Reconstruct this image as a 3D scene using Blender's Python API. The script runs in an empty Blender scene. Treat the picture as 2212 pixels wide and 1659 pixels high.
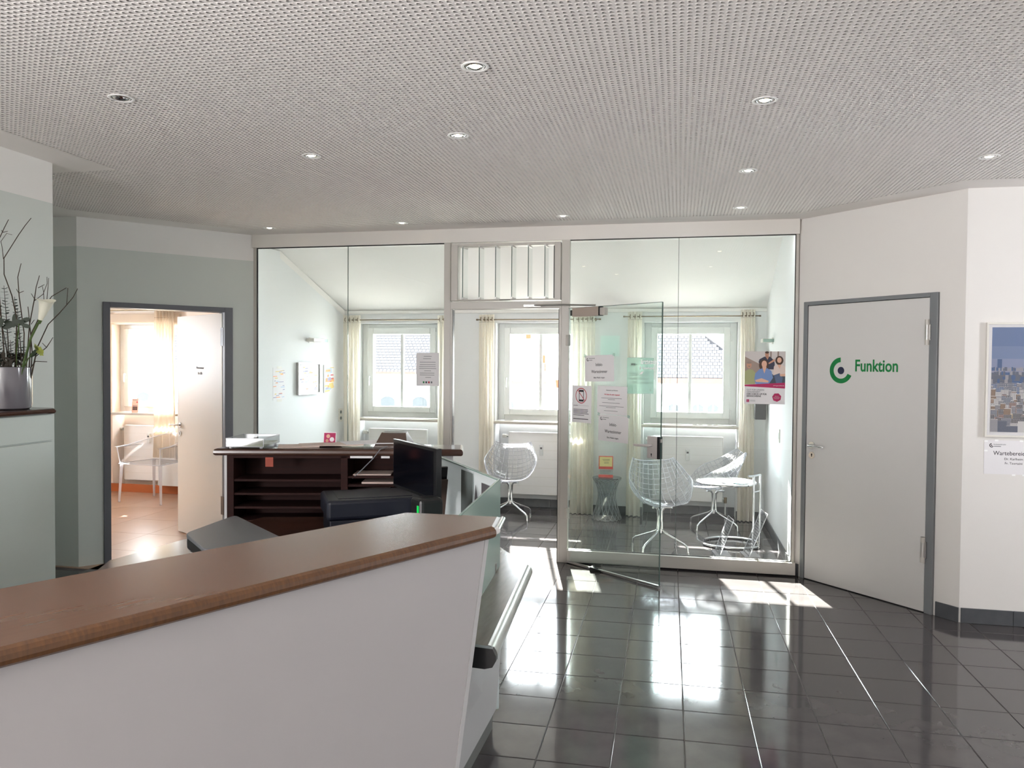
import bpy, math, random
import numpy as np
from mathutils import Matrix, Vector
random.seed(7); rng = np.random.RandomState(7)
R = math.radians
SC = bpy.context.scene
COL = SC.collection
sin, cos, pi = math.sin, math.cos, math.pi

# ------------------------------------------------------------------ camera, world, light, exposure
CAM_H = 1.6203
cd = bpy.data.cameras.new('camera'); cam = bpy.data.objects.new('camera', cd); COL.objects.link(cam)
pitch, roll, yaw = -0.0254, 0.00742, R(12.0)
fw = Vector((0, cos(pitch), sin(pitch))); up = Vector((0, -sin(pitch), cos(pitch))); rt = Vector((1, 0, 0))
r2 = rt*cos(roll) + up*sin(roll); u2 = -rt*sin(roll) + up*cos(roll)
mm = Matrix((r2, u2, -fw)).transposed()
cam.matrix_world = Matrix.Translation((0, 0, CAM_H)) @ Matrix.Rotation(yaw, 4, 'Z') @ mm.to_4x4()
cd.sensor_fit = 'HORIZONTAL'; cd.sensor_width = 36.0; cd.lens = 1692.9/2212*36; cd.clip_start = 0.05; cd.clip_end = 300
SC.camera = cam
vs = SC.view_settings
vs.view_transform = 'Standard'; vs.look = 'None'; vs.gamma = 1.0; vs.use_curve_mapping = False; vs.exposure = 0.82
cy = SC.cycles
cy.max_bounces = 12; cy.diffuse_bounces = 5; cy.glossy_bounces = 5; cy.transmission_bounces = 6; cy.transparent_max_bounces = 24
cy.caustics_reflective = False; cy.caustics_refractive = False; cy.sample_clamp_indirect = 6.0; cy.use_denoising = True

w = bpy.data.worlds.new('world'); SC.world = w; w.use_nodes = True
nt = w.node_tree; bg = nt.nodes['Background']
bg.inputs[0].default_value = (0.91, 0.955, 1.02, 1); bg.inputs[1].default_value = 21.0

def lamp(name, kind, loc, direction, energy, color=(1, 1, 1), **kw):
    l = bpy.data.lights.new(name, kind); o = bpy.data.objects.new(name, l); COL.objects.link(o)
    l.energy = energy; l.color = color
    for k, v in kw.items(): setattr(l, k, v)
    o.location = loc
    o.rotation_euler = Vector(direction).to_track_quat('-Z', 'Y').to_euler()
    return o
lamp('sun', 'SUN', (0, 20, 20), (0.21, -0.978, -0.60), 90.0, (1.0, 0.95, 0.88), angle=R(0.6))
# fill lamps added to brighten the hall; the walls behind them are closed
lamp('hall_rear_fill_light', 'AREA', (0.4, -3.0, 1.3), (0, 1, 0.62), 14, (0.97, 0.98, 1.0), shape='RECTANGLE', size=7.4, size_y=2.3)
lamp('hall_left_fill_light', 'AREA', (-3.38, -1.4, 1.5), (1, 0.12, 0.14), 285, (1.0, 0.98, 0.99), shape='RECTANGLE', size=3.2, size_y=1.7)
o = lamp('window_portal', 'AREA', (-8.05, 6.95, 1.7), (1, 0, 0), 1, shape='RECTANGLE', size=0.8, size_y=0.9); o.data.cycles.is_portal = True  # portal of the opening added in the small room's far left wall
for y_ in (3.75,):
    o = lamp('window_portal', 'AREA', (4.5, y_, 1.8), (-1, 0, 0), 1, shape='RECTANGLE', size=1.5, size_y=1.2); o.data.cycles.is_portal = True
# portals: they only guide the sampling of the sky through the four windows
WIN_X = (-3.145, -1.51, 0.118, -6.407)
for x in WIN_X:
    o = lamp('window_portal', 'AREA', (x, 8.74, 1.54), (0, -1, 0), 1, shape='RECTANGLE', size=0.80, size_y=0.95)
    o.data.cycles.is_portal = True

# ------------------------------------------------------------------ materials
def lin(c):
    return tuple(((v/255)/12.92 if v/255 <= 0.04045 else ((v/255+0.055)/1.055)**2.4) for v in c) + (1,)
MATS = {}
def mat(name, rgb, rough=0.5, metal=0.0, spec=0.5, noise=None, bump=None, emit=None, coat=0.0, aniso_grain=None):
    m = bpy.data.materials.new(name); m.use_nodes = True; n = m.node_tree; b = n.nodes['Principled BSDF']
    b.inputs['Base Color'].default_value = lin(rgb); b.inputs['Roughness'].default_value = rough
    b.inputs['Metallic'].default_value = metal; b.inputs['Specular IOR Level'].default_value = spec
    if coat: b.inputs['Coat Weight'].default_value = coat; b.inputs['Coat Roughness'].default_value = 0.08
    if noise or bump:
        tc = n.nodes.new('ShaderNodeTexCoord'); mp = n.nodes.new('ShaderNodeMapping'); n.links.new(tc.outputs['Object'], mp.inputs[0])
        if aniso_grain: mp.inputs['Scale'].default_value = aniso_grain
    if noise:   # (scale, rgb2, contrast)
        t = n.nodes.new('ShaderNodeTexNoise'); t.inputs['Scale'].default_value = noise[0]; t.inputs['Detail'].default_value = 5
        n.links.new(mp.outputs[0], t.inputs[0])
        mr = n.nodes.new('ShaderNodeMapRange'); mr.inputs[1].default_value = 0.5-noise[2]; mr.inputs[2].default_value = 0.5+noise[2]
        n.links.new(t.outputs[0], mr.inputs[0])
        mx = n.nodes.new('ShaderNodeMix'); mx.data_type = 'RGBA'; mx.inputs[6].default_value = lin(rgb); mx.inputs[7].default_value = lin(noise[1])
        n.links.new(mr.outputs[0], mx.inputs[0]); n.links.new(mx.outputs[2], b.inputs['Base Color'])
    if bump:    # (scale, strength, distance)
        t = n.nodes.new('ShaderNodeTexNoise'); t.inputs['Scale'].default_value = bump[0]; t.inputs['Detail'].default_value = 3
        n.links.new(mp.outputs[0], t.inputs[0])
        bp = n.nodes.new('ShaderNodeBump'); bp.inputs['Strength'].default_value = bump[1]; bp.inputs['Distance'].default_value = bump[2]
        n.links.new(t.outputs[0], bp.inputs['Height']); n.links.new(bp.outputs[0], b.inputs['Normal'])
    if emit: b.inputs['Emission Color'].default_value = lin(emit[0]); b.inputs['Emission Strength'].default_value = emit[1]
    MATS[name] = m; return m
def clear(name, tint, gloss=0.05, body=None, body_fac=0.0, ior=1.5, fmax=0.9):
    """thin clear sheet: transparent tint, Fresnel mirror, optional milky body"""
    m = bpy.data.materials.new(name); m.use_nodes = True; n = m.node_tree
    for x in list(n.nodes): n.nodes.remove(x)
    out = n.nodes.new('ShaderNodeOutputMaterial'); tr = n.nodes.new('ShaderNodeBsdfTransparent'); tr.inputs[0].default_value = lin(tint)
    gl = n.nodes.new('ShaderNodeBsdfGlossy'); gl.inputs['Roughness'].default_value = gloss
    lw_ = n.nodes.new('ShaderNodeLayerWeight'); pw = n.nodes.new('ShaderNodeMath'); pw.operation = 'POWER'; pw.inputs[1].default_value = 5.0
    fr = n.nodes.new('ShaderNodeMapRange'); f0 = ((ior-1)/(ior+1))**2; fr.inputs[3].default_value = f0; fr.inputs[4].default_value = fmax
    n.links.new(lw_.outputs['Facing'], pw.inputs[0]); n.links.new(pw.outputs[0], fr.inputs[0])
    a = n.nodes.new('ShaderNodeMixShader'); src = tr
    if body:
        df = n.nodes.new('ShaderNodeBsdfDiffuse'); df.inputs[0].default_value = lin(body)
        tl = n.nodes.new('ShaderNodeBsdfTranslucent'); tl.inputs[0].default_value = lin(body)
        d2 = n.nodes.new('ShaderNodeMixShader'); d2.inputs[0].default_value = 0.5
        n.links.new(df.outputs[0], d2.inputs[1]); n.links.new(tl.outputs[0], d2.inputs[2])
        c = n.nodes.new('ShaderNodeMixShader'); c.inputs[0].default_value = body_fac
        n.links.new(tr.outputs[0], c.inputs[1]); n.links.new(d2.outputs[0], c.inputs[2]); src = c
    n.links.new(fr.outputs[0], a.inputs[0]); n.links.new(src.outputs[0], a.inputs[1]); n.links.new(gl.outputs[0], a.inputs[2])
    n.links.new(a.outputs[0], out.inputs[0]); MATS[name] = m; return m
def cloth(name, rgb, trans=0.45):
    m = bpy.data.materials.new(name); m.use_nodes = True; n = m.node_tree
    for x in list(n.nodes): n.nodes.remove(x)
    out = n.nodes.new('ShaderNodeOutputMaterial'); df = n.nodes.new('ShaderNodeBsdfDiffuse'); tl = n.nodes.new('ShaderNodeBsdfTranslucent')
    df.inputs[0].default_value = lin(rgb); tl.inputs[0].default_value = lin(rgb)
    wv = n.nodes.new('ShaderNodeTexNoise'); wv.inputs['Scale'].default_value = 300
    bp = n.nodes.new('ShaderNodeBump'); bp.inputs['Strength'].default_value = 0.1; n.links.new(wv.outputs[0], bp.inputs['Height'])
    a = n.nodes.new('ShaderNodeMixShader'); a.inputs[0].default_value = trans
    n.links.new(df.outputs[0], a.inputs[1]); n.links.new(tl.outputs[0], a.inputs[2]); n.links.new(a.outputs[0], out.inputs[0])
    MATS[name] = m; return m

PLASTER = (120, 0.06, 0.002)
M_white = mat('white_plaster', (238, 236, 233), 0.85, bump=PLASTER)
M_grey = mat('grey_green_wall_paint', (212, 217, 212), 0.85, bump=PLASTER)
M_rwall = mat('pale_wall_paint', (228, 225, 221), 0.85, bump=PLASTER)
M_mint = mat('mint_wall_paint', (230, 232, 233), 0.85, bump=PLASTER)
M_ceil = mat('perforated_ceiling_board', (236, 231, 227), 0.9, bump=(90, 0.05, 0.001))
M_hole = mat('ceiling_fleece', (92, 88, 88), 1.0)
M_gloss_white = mat('lacquered_white_beam', (230, 226, 220), 0.22)
M_alu = mat('white_powder_coated_metal', (194, 190, 183), 0.35)
M_doorframe = mat('grey_steel_frame', (122, 125, 128), 0.4)
M_doorframe_dark = mat('dark_grey_steel_frame', (98, 100, 106), 0.45)
M_leaf = mat('pale_grey_door_laminate', (210, 208, 206), 0.45, bump=(60, 0.03, 0.001))
M_leaf2 = mat('cream_door_laminate', (226, 220, 212), 0.4)
M_grout = mat('tile_grout', (92, 86, 86), 0.9)
M_tile = mat('dark_stone_tile', (64, 61, 63), 0.085, spec=0.66, noise=(7, (82, 78, 78), 0.35), bump=(5, 0.012, 0.002))
M_skirt = mat('dark_skirting_tile', (70, 73, 76), 0.45, noise=(14, (86, 88, 92), 0.3))
M_vinyl = mat('brown_floor_covering', (150, 116, 92), 0.28, noise=(3, (168, 134, 110), 0.3))
M_terra = mat('terracotta_skirting', (168, 88, 40), 0.5)
M_wood = mat('brown_stained_wood', (104, 74, 58), 0.26, noise=(5, (110, 80, 63), 0.4), aniso_grain=(1.2, 14, 14))
M_wood_edge = mat('worn_wood_edge', (84, 60, 44), 0.3, noise=(12, (116, 80, 50), 0.3), aniso_grain=(14, 3, 3))
M_wood_dark = mat('dark_mahogany', (34, 11, 8), 0.7, spec=0.25, noise=(6, (46, 15, 10), 0.3), aniso_grain=(1, 12, 12))
M_wood_darktop = mat('dark_wood_counter', (62, 42, 34), 0.16, noise=(9, (78, 52, 42), 0.3), aniso_grain=(1.2, 14, 14))
M_panel = mat('white_desk_laminate', (190, 187, 188), 0.45)
M_deskgrey = mat('grey_desk_end', (196, 196, 197), 0.35)
M_plinth = mat('grey_plinth', (110, 112, 110), 0.4)
M_glassgreen = mat('back_painted_pale_green_glass', (172, 196, 188), 0.08, coat=0.6)
M_glassedge = mat('green_glass_edge', (120, 150, 142), 0.2)
M_chrome = mat('chrome', (225, 226, 228), 0.12, 1.0)
M_steel = mat('brushed_steel', (190, 188, 185), 0.32, 1.0)
M_ledge = mat('dark_ledge_laminate', (96, 84, 77), 0.17, spec=0.3, noise=(8, (114, 102, 94), 0.3), aniso_grain=(6, 1, 1))
M_black = mat('black_plastic', (18, 18, 20), 0.35)
M_navy = mat('black_blue_plastic', (22, 26, 38), 0.4)
M_screen = mat('dark_screen', (10, 12, 18), 0.12)
M_rubber = mat('black_rubber', (14, 14, 14), 0.8)
M_greypad = mat('grey_leatherette', (92, 93, 97), 0.42)
M_brownplastic = mat('brown_plastic', (84, 68, 60), 0.45)
M_green_led = mat('green_indicator', (10, 150, 60), 0.4, emit=((10, 170, 70), 0.6))
M_paper = mat('white_paper', (232, 230, 232), 0.8)
M_manila = mat('pinkish_folder', (216, 196, 186), 0.7)
M_ink = mat('black_ink', (38, 38, 44), 0.7)
M_inkgrey = mat('grey_ink', (120, 122, 126), 0.7)
M_red = mat('red_ink', (178, 30, 52), 0.6)
M_logo = mat('green_letter_film', (0, 122, 58), 0.45)
M_logoblue = mat('dark_blue_film', (28, 32, 62), 0.45)
M_whitefilm = mat('white_letter_film', (250, 250, 250), 0.6)
M_magenta = mat('magenta_print', (178, 34, 92), 0.6)
M_turq = cloth('turquoise_sheet', (228, 241, 238), 0.65)
M_cyan = mat('turquoise_magazine', (110, 200, 210), 0.5)
M_cream = cloth('cream_curtain_cloth', (246, 241, 231), 0.42)
M_creamw = cloth('white_curtain_cloth', (232, 220, 204), 0.4)
M_brass = mat('antique_brass', (120, 106, 84), 0.35, 1.0)
M_pvc = mat('white_window_plastic', (226, 228, 226), 0.35)
M_sill = mat('stone_sill', (176, 168, 158), 0.4)
M_rad = mat('white_radiator_enamel', (246, 245, 243), 0.35)
M_grey_plate = mat('grey_green_cabinet_laminate', (204, 213, 207), 0.42)
M_greymid = mat('mid_grey_sheet', (104, 112, 110), 0.5)
M_greydark = mat('dark_grey_sheet', (84, 82, 84), 0.5)
M_vase = mat('glazed_grey_ceramic', (112, 110, 116), 0.1, coat=0.5)
M_twig = mat('brown_twig', (62, 50, 38), 0.8)
M_stem = mat('green_stem', (64, 88, 34), 0.5)
M_euc = mat('eucalyptus_leaf', (58, 74, 66), 0.6)
M_euc2 = mat('dark_green_leaf', (38, 52, 34), 0.5)
M_calla = mat('calla_white', (232, 232, 214), 0.45)
M_carn = mat('lime_petal', (178, 186, 92), 0.7)
M_lamp_on = mat('lit_bulb', (255, 240, 205), 0.4, emit=((255, 232, 185), 14))
M_lamp_off = mat('unlit_bulb', (110, 108, 104), 0.3)
M_facade = mat('white_render_facade', (214, 212, 206), 0.9, spec=0)
M_facade2 = mat('cream_render_facade', (216, 210, 198), 0.9, spec=0)
M_rooftile = mat('slate_roof_tile', (62, 60, 62), 0.9, spec=0)
M_roofgap = mat('roof_underlay_and_lip_shade', (34, 34, 37), 0.9, spec=0)
M_redtile = mat('red_roof_tile', (120, 44, 30), 0.8, spec=0)
M_gutter = mat('brown_gutter', (72, 56, 52), 0.8, spec=0)
M_dwin = mat('far_window_glass', (54, 56, 58), 0.6, spec=0)
M_glass = clear('clear_glass', (250, 252, 251), 0.0)
M_wglass = clear('window_glass', (252, 254, 253), 0.0)
M_doorglass = clear('door_glass', (245, 250, 248), 0.0)
M_acryl = clear('clear_acrylic', (236, 237, 238), 0.04, (235, 235, 240), 0.05, fmax=0.35)
M_acryl2 = clear('clear_acrylic_rib', (225, 226, 230), 0.08, (252, 252, 255), 0.5, fmax=0.5)
M_acryl3 = clear('faceted_acrylic', (205, 210, 210), 0.05, (235, 238, 240), 0.12, 1.8)
M_film = clear('translucent_film_print', (226, 240, 235), 0.1, (215, 236, 230), 0.35)
M_glassline = mat('glass_edge_dark', (70, 92, 86), 0.3)
M_poster_bg = mat('poster_light_background', (206, 200, 198), 0.6)
M_wall_sock = mat('socket_plastic', (225, 222, 214), 0.4)

# ------------------------------------------------------------------ mesh helpers
class MB:
    def __init__(s): s.v = []; s.f = []; s.m = []; s.T = None
    def _v(s, p):
        if s.T is not None: p = s.T @ Vector(p)
        s.v.append(tuple(p)); return len(s.v)-1
    def face(s, pts, m=0):
        s.f.append([s._v(p) for p in pts]); s.m.append(m)
    def box(s, x0, x1, y0, y1, z0, z1, m=0):
        i = [s._v(p) for p in ((x0,y0,z0),(x1,y0,z0),(x1,y1,z0),(x0,y1,z0),(x0,y0,z1),(x1,y0,z1),(x1,y1,z1),(x0,y1,z1))]
        for q in ((0,3,2,1),(4,5,6,7),(0,1,5,4),(1,2,6,5),(2,3,7,6),(3,0,4,7)):
            s.f.append([i[k] for k in q]); s.m.append(m)
        return s
    def prism(s, poly, z0, z1, m=0, mside=None, z1f=None):
        """poly counter-clockwise"""
        a = [s._v((x, y, z0)) for x, y in poly]; b = [s._v((x, y, z1)) for x, y in poly]; n = len(poly)
        s.f.append(a[::-1]); s.m.append(m); s.f.append(b); s.m.append(m)
        for k in range(n):
            s.f.append([a[k], a[(k+1) % n], b[(k+1) % n], b[k]]); s.m.append(m if mside is None else mside)
        return s
    def tube(s, path, r, seg=8, m=0, closed=False, caps=True):
        P = [Vector(p) for p in path]; n = len(P); rr = r if isinstance(r, (list, tuple)) else [r]*n
        rings = []; prev = None
        for i in range(n):
            if closed: d = P[(i+1) % n]-P[i-1]
            else: d = P[min(i+1, n-1)]-P[max(i-1, 0)]
            d.normalize()
            if prev is None:
                a = Vector((0, 0, 1)) if abs(d.z) < 0.9 else Vector((1, 0, 0))
            else: a = prev
            b = d.cross(a).normalized(); a = b.cross(d).normalized(); prev = a
            rings.append([s._v(P[i] + (a*cos(2*pi*k/seg) + b*sin(2*pi*k/seg))*rr[i]) for k in range(seg)])
        for i in range(n if closed else n-1):
            A, B = rings[i], rings[(i+1) % n]
            for k in range(seg):
                s.f.append([A[k], B[k], B[(k+1) % seg], A[(k+1) % seg]]); s.m.append(m)
        if caps and not closed:
            s.f.append(rings[0]); s.m.append(m); s.f.append(rings[-1][::-1]); s.m.append(m)
        return s
    def cyl(s, p0, p1, r, seg=16, m=0): return s.tube([p0, p1], r, seg, m)
    def lathe(s, prof, seg=24, m=0, c=(0, 0), cap0=False, cap1=False, twist=0):
        rings = []
        for j, (r, z) in enumerate(prof):
            rings.append([s._v((c[0]+r*cos(2*pi*(k+twist*j)/seg), c[1]+r*sin(2*pi*(k+twist*j)/seg), z)) for k in range(seg)])
        for j in range(len(prof)-1):
            mm_ = m[j] if isinstance(m, (list, tuple)) else m
            for k in range(seg):
                s.f.append([rings[j][k], rings[j][(k+1) % seg], rings[j+1][(k+1) % seg], rings[j+1][k]]); s.m.append(mm_)
        m0 = m[0] if isinstance(m, (list, tuple)) else m; m1 = m[-1] if isinstance(m, (list, tuple)) else m
        if cap0: s.f.append(rings[0][::-1]); s.m.append(m0)
        if cap1: s.f.append(rings[-1]); s.m.append(m1)
        return s
    def disc(s, c, r, n, m=0, seg=24, sx=1, sz=1):
        """flat disc in the xz plane at y=c[1]"""
        s.face([(c[0]+r*sx*cos(2*pi*k/seg), c[1], c[2]+r*sz*sin(2*pi*k/seg)) for k in range(seg)], m)
    def mesh(s, name, mats):
        me = bpy.data.meshes.new(name); me.from_pydata(s.v, [], s.f)
        for x in (mats if isinstance(mats, (list, tuple)) else [mats]): me.materials.append(x)
        me.polygons.foreach_set('material_index', s.m); me.update(); return me

def obj(name, mb, mats, parent=None, loc=None, rz=0.0, smooth=False, bevel=0.0, seg=2, rot=None):
    me = mb if isinstance(mb, bpy.types.Mesh) else mb.mesh(name, mats)
    if smooth:
        me.polygons.foreach_set('use_smooth', [True]*len(me.polygons))
        try: me.set_sharp_from_angle(angle=R(38))
        except Exception: pass
    o = bpy.data.objects.new(name, me); COL.objects.link(o)
    if loc: o.location = loc
    if rz: o.rotation_euler = (0, 0, rz)
    if rot: o.rotation_euler = rot
    if parent is not None: o.parent = parent
    if bevel:
        b = o.modifiers.new('bevel', 'BEVEL'); b.width = bevel; b.segments = seg; b.limit_method = 'ANGLE'; b.angle_limit = R(40)
    return o
def tag(o, label, cat, group=None, kind=None):
    o['label'] = label; o['category'] = cat
    if group: o['group'] = group
    if kind: o['kind'] = kind
    return o
def thing(name, label, cat, loc=(0, 0, 0), rz=0.0, group=None, kind=None, rot=None):
    o = bpy.data.objects.new(name, None); COL.objects.link(o); o.empty_display_size = 0.1
    o.location = loc; o.rotation_euler = rot or (0, 0, rz); return tag(o, label, cat, group, kind)
def copy_tree(src, loc, rz, label, parent=None):
    kids = {}
    for ob in bpy.data.objects:
        if ob.parent: kids.setdefault(ob.parent.name, []).append(ob)
    def rec(o, par):
        c = o.copy(); COL.objects.link(c); c.parent = par
        for k in kids.get(o.name, []): rec(k, c)
        return c
    r = rec(src, None); r.location = loc; r.rotation_euler = (0, 0, rz); r['label'] = label; return r
def text(name, body, size, m, parent, loc, rot=(pi/2, 0, 0), align='LEFT', label=None, ext=0.0004, xs=1.0, bold=0.0):
    c = bpy.data.curves.new(name, 'FONT'); c.body = body; c.size = size; c.align_x = align; c.extrude = ext; c.offset = bold
    c.resolution_u = 4; c.materials.append(m)
    o = bpy.data.objects.new(name, c); COL.objects.link(o); o.parent = parent; o.location = loc; o.rotation_euler = rot
    me_ = bpy.data.meshes.new_from_object(o.evaluated_get(bpy.context.evaluated_depsgraph_get())); bpy.data.objects.remove(o)
    o = bpy.data.objects.new(name, me_); COL.objects.link(o); o.parent = parent; o.location = loc; o.rotation_euler = rot
    o.scale = (xs, 1, 1)
    if label: o['label'] = label
    return o
def arc(cx, cz, r0, r1, a0, a1, n=28):
    out = [(cx+r1*cos(a), cz+r1*sin(a)) for a in np.linspace(a0, a1, n)]
    return out, [(cx+r0*cos(a), cz+r0*sin(a)) for a in np.linspace(a0, a1, n)]
def ring_sector(mb, cx, cz, r0, r1, a0, a1, y0, y1, m=0, n=28):
    o, i = arc(cx, cz, r0, r1, a0, a1, n)
    for k in range(n-1):
        mb.face([(o[k][0], y0, o[k][1]), (i[k][0], y0, i[k][1]), (i[k+1][0], y0, i[k+1][1]), (o[k+1][0], y0, o[k+1][1])], m)
        mb.face([(o[k][0], y0, o[k][1]), (o[k+1][0], y0, o[k+1][1]), (o[k+1][0], y1, o[k+1][1]), (o[k][0], y1, o[k][1])], m)
def wall(name, A, B, side, mats, h=2.745, thick=0.12, openings=(), split=None, label='', z0=0.0, parent=None):
    """wall whose room face runs A -> B; side=+1: body lies to the left of A->B"""
    A = Vector(A); B = Vector(B); L = (B-A).length; ang = math.atan2(B.y-A.y, B.x-A.x)
    ss = sorted({0, L} | {v for o in openings for v in o[:2]}); zz = sorted({z0, h} | {v for o in openings for v in o[2:]} | ({split} if split else set()))
    mb = MB()
    t0, t1 = (0, thick) if side > 0 else (-thick, 0)
    for i in range(len(ss)-1):
        for j in range(len(zz)-1):
            sm, zm = (ss[i]+ss[i+1])/2, (zz[j]+zz[j+1])/2
            if any(o[0] < sm < o[1] and o[2] < zm < o[3] for o in openings): continue
            mb.box(ss[i], ss[i+1], t0, t1, zz[j], zz[j+1], 1 if (split and zm > split) else 0)
    o = obj(name, mb, mats, loc=(A.x, A.y, 0), rz=ang)
    if label: tag(o, label, 'wall', kind='structure')
    return o

# ------------------------------------------------------------------ floor
fb = MB(); fb.prism([(-5.8, -3.3), (4.5, -3.3), (4.5, 9.0), (-3.6, 9.0), (-3.66, 6.42), (-4.6, 5.32), (-5.8, 5.32)], -0.08, -0.003)
floor = tag(obj('floor', fb, M_grout), 'dark grey square stone tiles with thin joints across hall and waiting room', 'floor', kind='structure')
T = 0.30; gx, gy, ga = -1.1524, 3.1175, R(0.65)
tb = MB(); hw = T/2-0.0014
tb.prism([(-hw, -hw), (hw, -hw), (hw, hw), (-hw, hw)], -0.012, -0.0015)
e = 0.0025
# slightly eased upper edge
a = [tb._v((sx*hw, sy*hw, -0.0015)) for sx, sy in ((-1, -1), (1, -1), (1, 1), (-1, 1))]
b = [tb._v((sx*(hw-e), sy*(hw-e), 0.0)) for sx, sy in ((-1, -1), (1, -1), (1, 1), (-1, 1))]
for k in range(4): tb.f.append([a[k], a[(k+1) % 4], b[(k+1) % 4], b[k]]); tb.m.append(0)
tb.f.append(b); tb.m.append(0)
tile_me = tb.mesh('tile', M_tile)
cells = []
for i in range(-14, 19):
    for j in range(-21, 20):
        u, v = (i+0.5)*T, (j+0.5)*T
        x = gx+u*cos(ga)-v*sin(ga); y = gy+u*sin(ga)+v*cos(ga)
        if not (-5.1 < x < 4.3 and -3.1 < y < 8.95): continue
        if x < -3.55 and (y > 6.15 or (y-5.285) > 1.17*(x+4.597)): continue
        # tiles in front of the lens and not under the reception desk
        d = math.hypot(x, y); ang = math.degrees(math.atan2(x, y))+12
        seen = y > 1.5 and x > -0.85+0.0*y and -2.5 < ang < 34.5 and (y < 5.6 or x < 2.7-y*0.17) and not (x > 1.0 and y > 6.2) and not (y > 5.5 and x > 1.9)
        seen = seen or (x > -2.0 and y > 6.1 and x < 1.0)
        cells.append((not seen, d, x, y))
cells.sort()
rest = MB()
for n_, (ns, d, x, y) in enumerate(cells):
    if n_ < 298 and not ns:
        o = bpy.data.objects.new('tile', tile_me); COL.objects.link(o); o.parent = floor
        o.location = (x, y, 0); o.rotation_euler = (R(random.uniform(-.03, .03)), R(random.uniform(-.03, .03)), ga)
    else:
        rest.T = Matrix.Translation((x, y, 0)) @ Matrix.Rotation(ga, 4, 'Z')
        rest.prism([(-hw, -hw), (hw, -hw), (hw, hw), (-hw, hw)], -0.012, 0.0)
o = obj('tile', rest, M_tile, floor); o['kind'] = 'stuff'

# side room floor (brown) with its laid planks
sf = MB(); sf.prism([(-8.1, 5.1), (-5.8, 5.1), (-5.8, 5.33), (-4.62, 5.33), (-3.68, 6.43), (-3.61, 9.0), (-8.1, 9.0)], -0.08, -0.003)
sfl = tag(obj('floor', sf, M_grout), 'brown glossy floor covering of the small room behind the open door', 'floor', kind='structure')
for i in range(8):
    for j in range(6):
        x0, x1 = -7.85+i*0.6, -7.85+i*0.6+0.597; y0, y1 = 5.25+j*0.6, 5.25+j*0.6+0.597
        xm, ym = (x0+x1)/2, (y0+y1)/2
        if xm > -3.95 or ym < 5.35+1.16*(xm+4.65): continue
        q = MB(); q.box(x0, x1, y0, y1, -0.01, 0.0); obj('tile', q, M_vinyl, sfl)

# ------------------------------------------------------------------ ceiling with real perforations
LIGHTS = [(-2.3424, 2.9532), (-0.7678, 2.8958), (0.3417, 3.4921), (-1.0759, 3.7465), (-1.966, 3.9662), (0.3761, 4.7219),
          (1.6042, 4.6405), (-3.3629, 6.0172), (-2.1819, 5.9787), (-0.8713, 5.9063), (0.4129, 5.81)]
CZ = 2.745
INNER = [(-4.45, 5.02), (-3.58, 6.08), (0.86, 6.09), (1.66, 5.2), (3.6, 5.12), (3.6, 1.55), (-3.25, 1.55), (-3.25, 4.05), (-4.45, 4.05)]
INNER_ccw = INNER[::-1]
def inside(px, py, poly):
    c = np.zeros(px.shape, bool); n = len(poly)
    for i in range(n):
        x0, y0 = poly[i]; x1, y1 = poly[i-1]
        cond = ((y0 > py) != (y1 > py)) & (px < (x1-x0)*(py-y0)/((y1-y0) + 1e-12)+x0)
        c ^= cond
    return c
P = 0.0245; hr = 0.0058
nx, ny = int(8.2/P), int(4.65/P); X0, Y0 = -4.5, 1.52
ii, jj = np.meshgrid(np.arange(nx), np.arange(ny), indexing='ij')
cxs, cys = X0+(ii+.5)*P, Y0+(jj+.5)*P
keep = inside(cxs, cys, INNER) | inside(cxs+P, cys, INNER) | inside(cxs-P, cys, INNER) | inside(cxs, cys+P, INNER) | inside(cxs, cys-P, INNER)
keep &= (cys > 1.55)
for lx, ly in LIGHTS: keep &= (cxs-lx)**2+(cys-ly)**2 > 0.037**2
K = np.argwhere(keep); NK = len(K)
cn = np.full((nx+1, ny+1), -1, np.int64)
for di in (0, 1):
    for dj in (0, 1): cn[K[:, 0]+di, K[:, 1]+dj] = 0
cid = np.argwhere(cn == 0); cn[cid[:, 0], cid[:, 1]] = np.arange(len(cid))
V = [np.stack([X0+cid[:, 0]*P, Y0+cid[:, 1]*P, np.full(len(cid), CZ)], 1)]
off = len(cid); kx, ky = X0+(K[:, 0]+.5)*P, Y0+(K[:, 1]+.5)*P
A8 = np.arange(8)*pi/4+pi/8
for zz in (CZ, CZ+0.0125):
    V.append(np.stack([(kx[:, None]+hr*np.cos(A8)).ravel(), (ky[:, None]+hr*np.sin(A8)).ravel(), np.full(NK*8, zz)], 1))
V = np.concatenate(V)
low = off+np.arange(NK)[:, None]*8; high = off+NK*8+np.arange(NK)[:, None]*8
c00 = cn[K[:, 0], K[:, 1]][:, None]; c10 = cn[K[:, 0]+1, K[:, 1]][:, None]; c11 = cn[K[:, 0]+1, K[:, 1]+1][:, None]; c01 = cn[K[:, 0], K[:, 1]+1][:, None]
h_ = [low+k for k in range(8)]; g_ = [high+k for k in range(8)]
quads = []   # hole verts 0..7 from 22.5 deg; facing down (clockwise seen from above)
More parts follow.
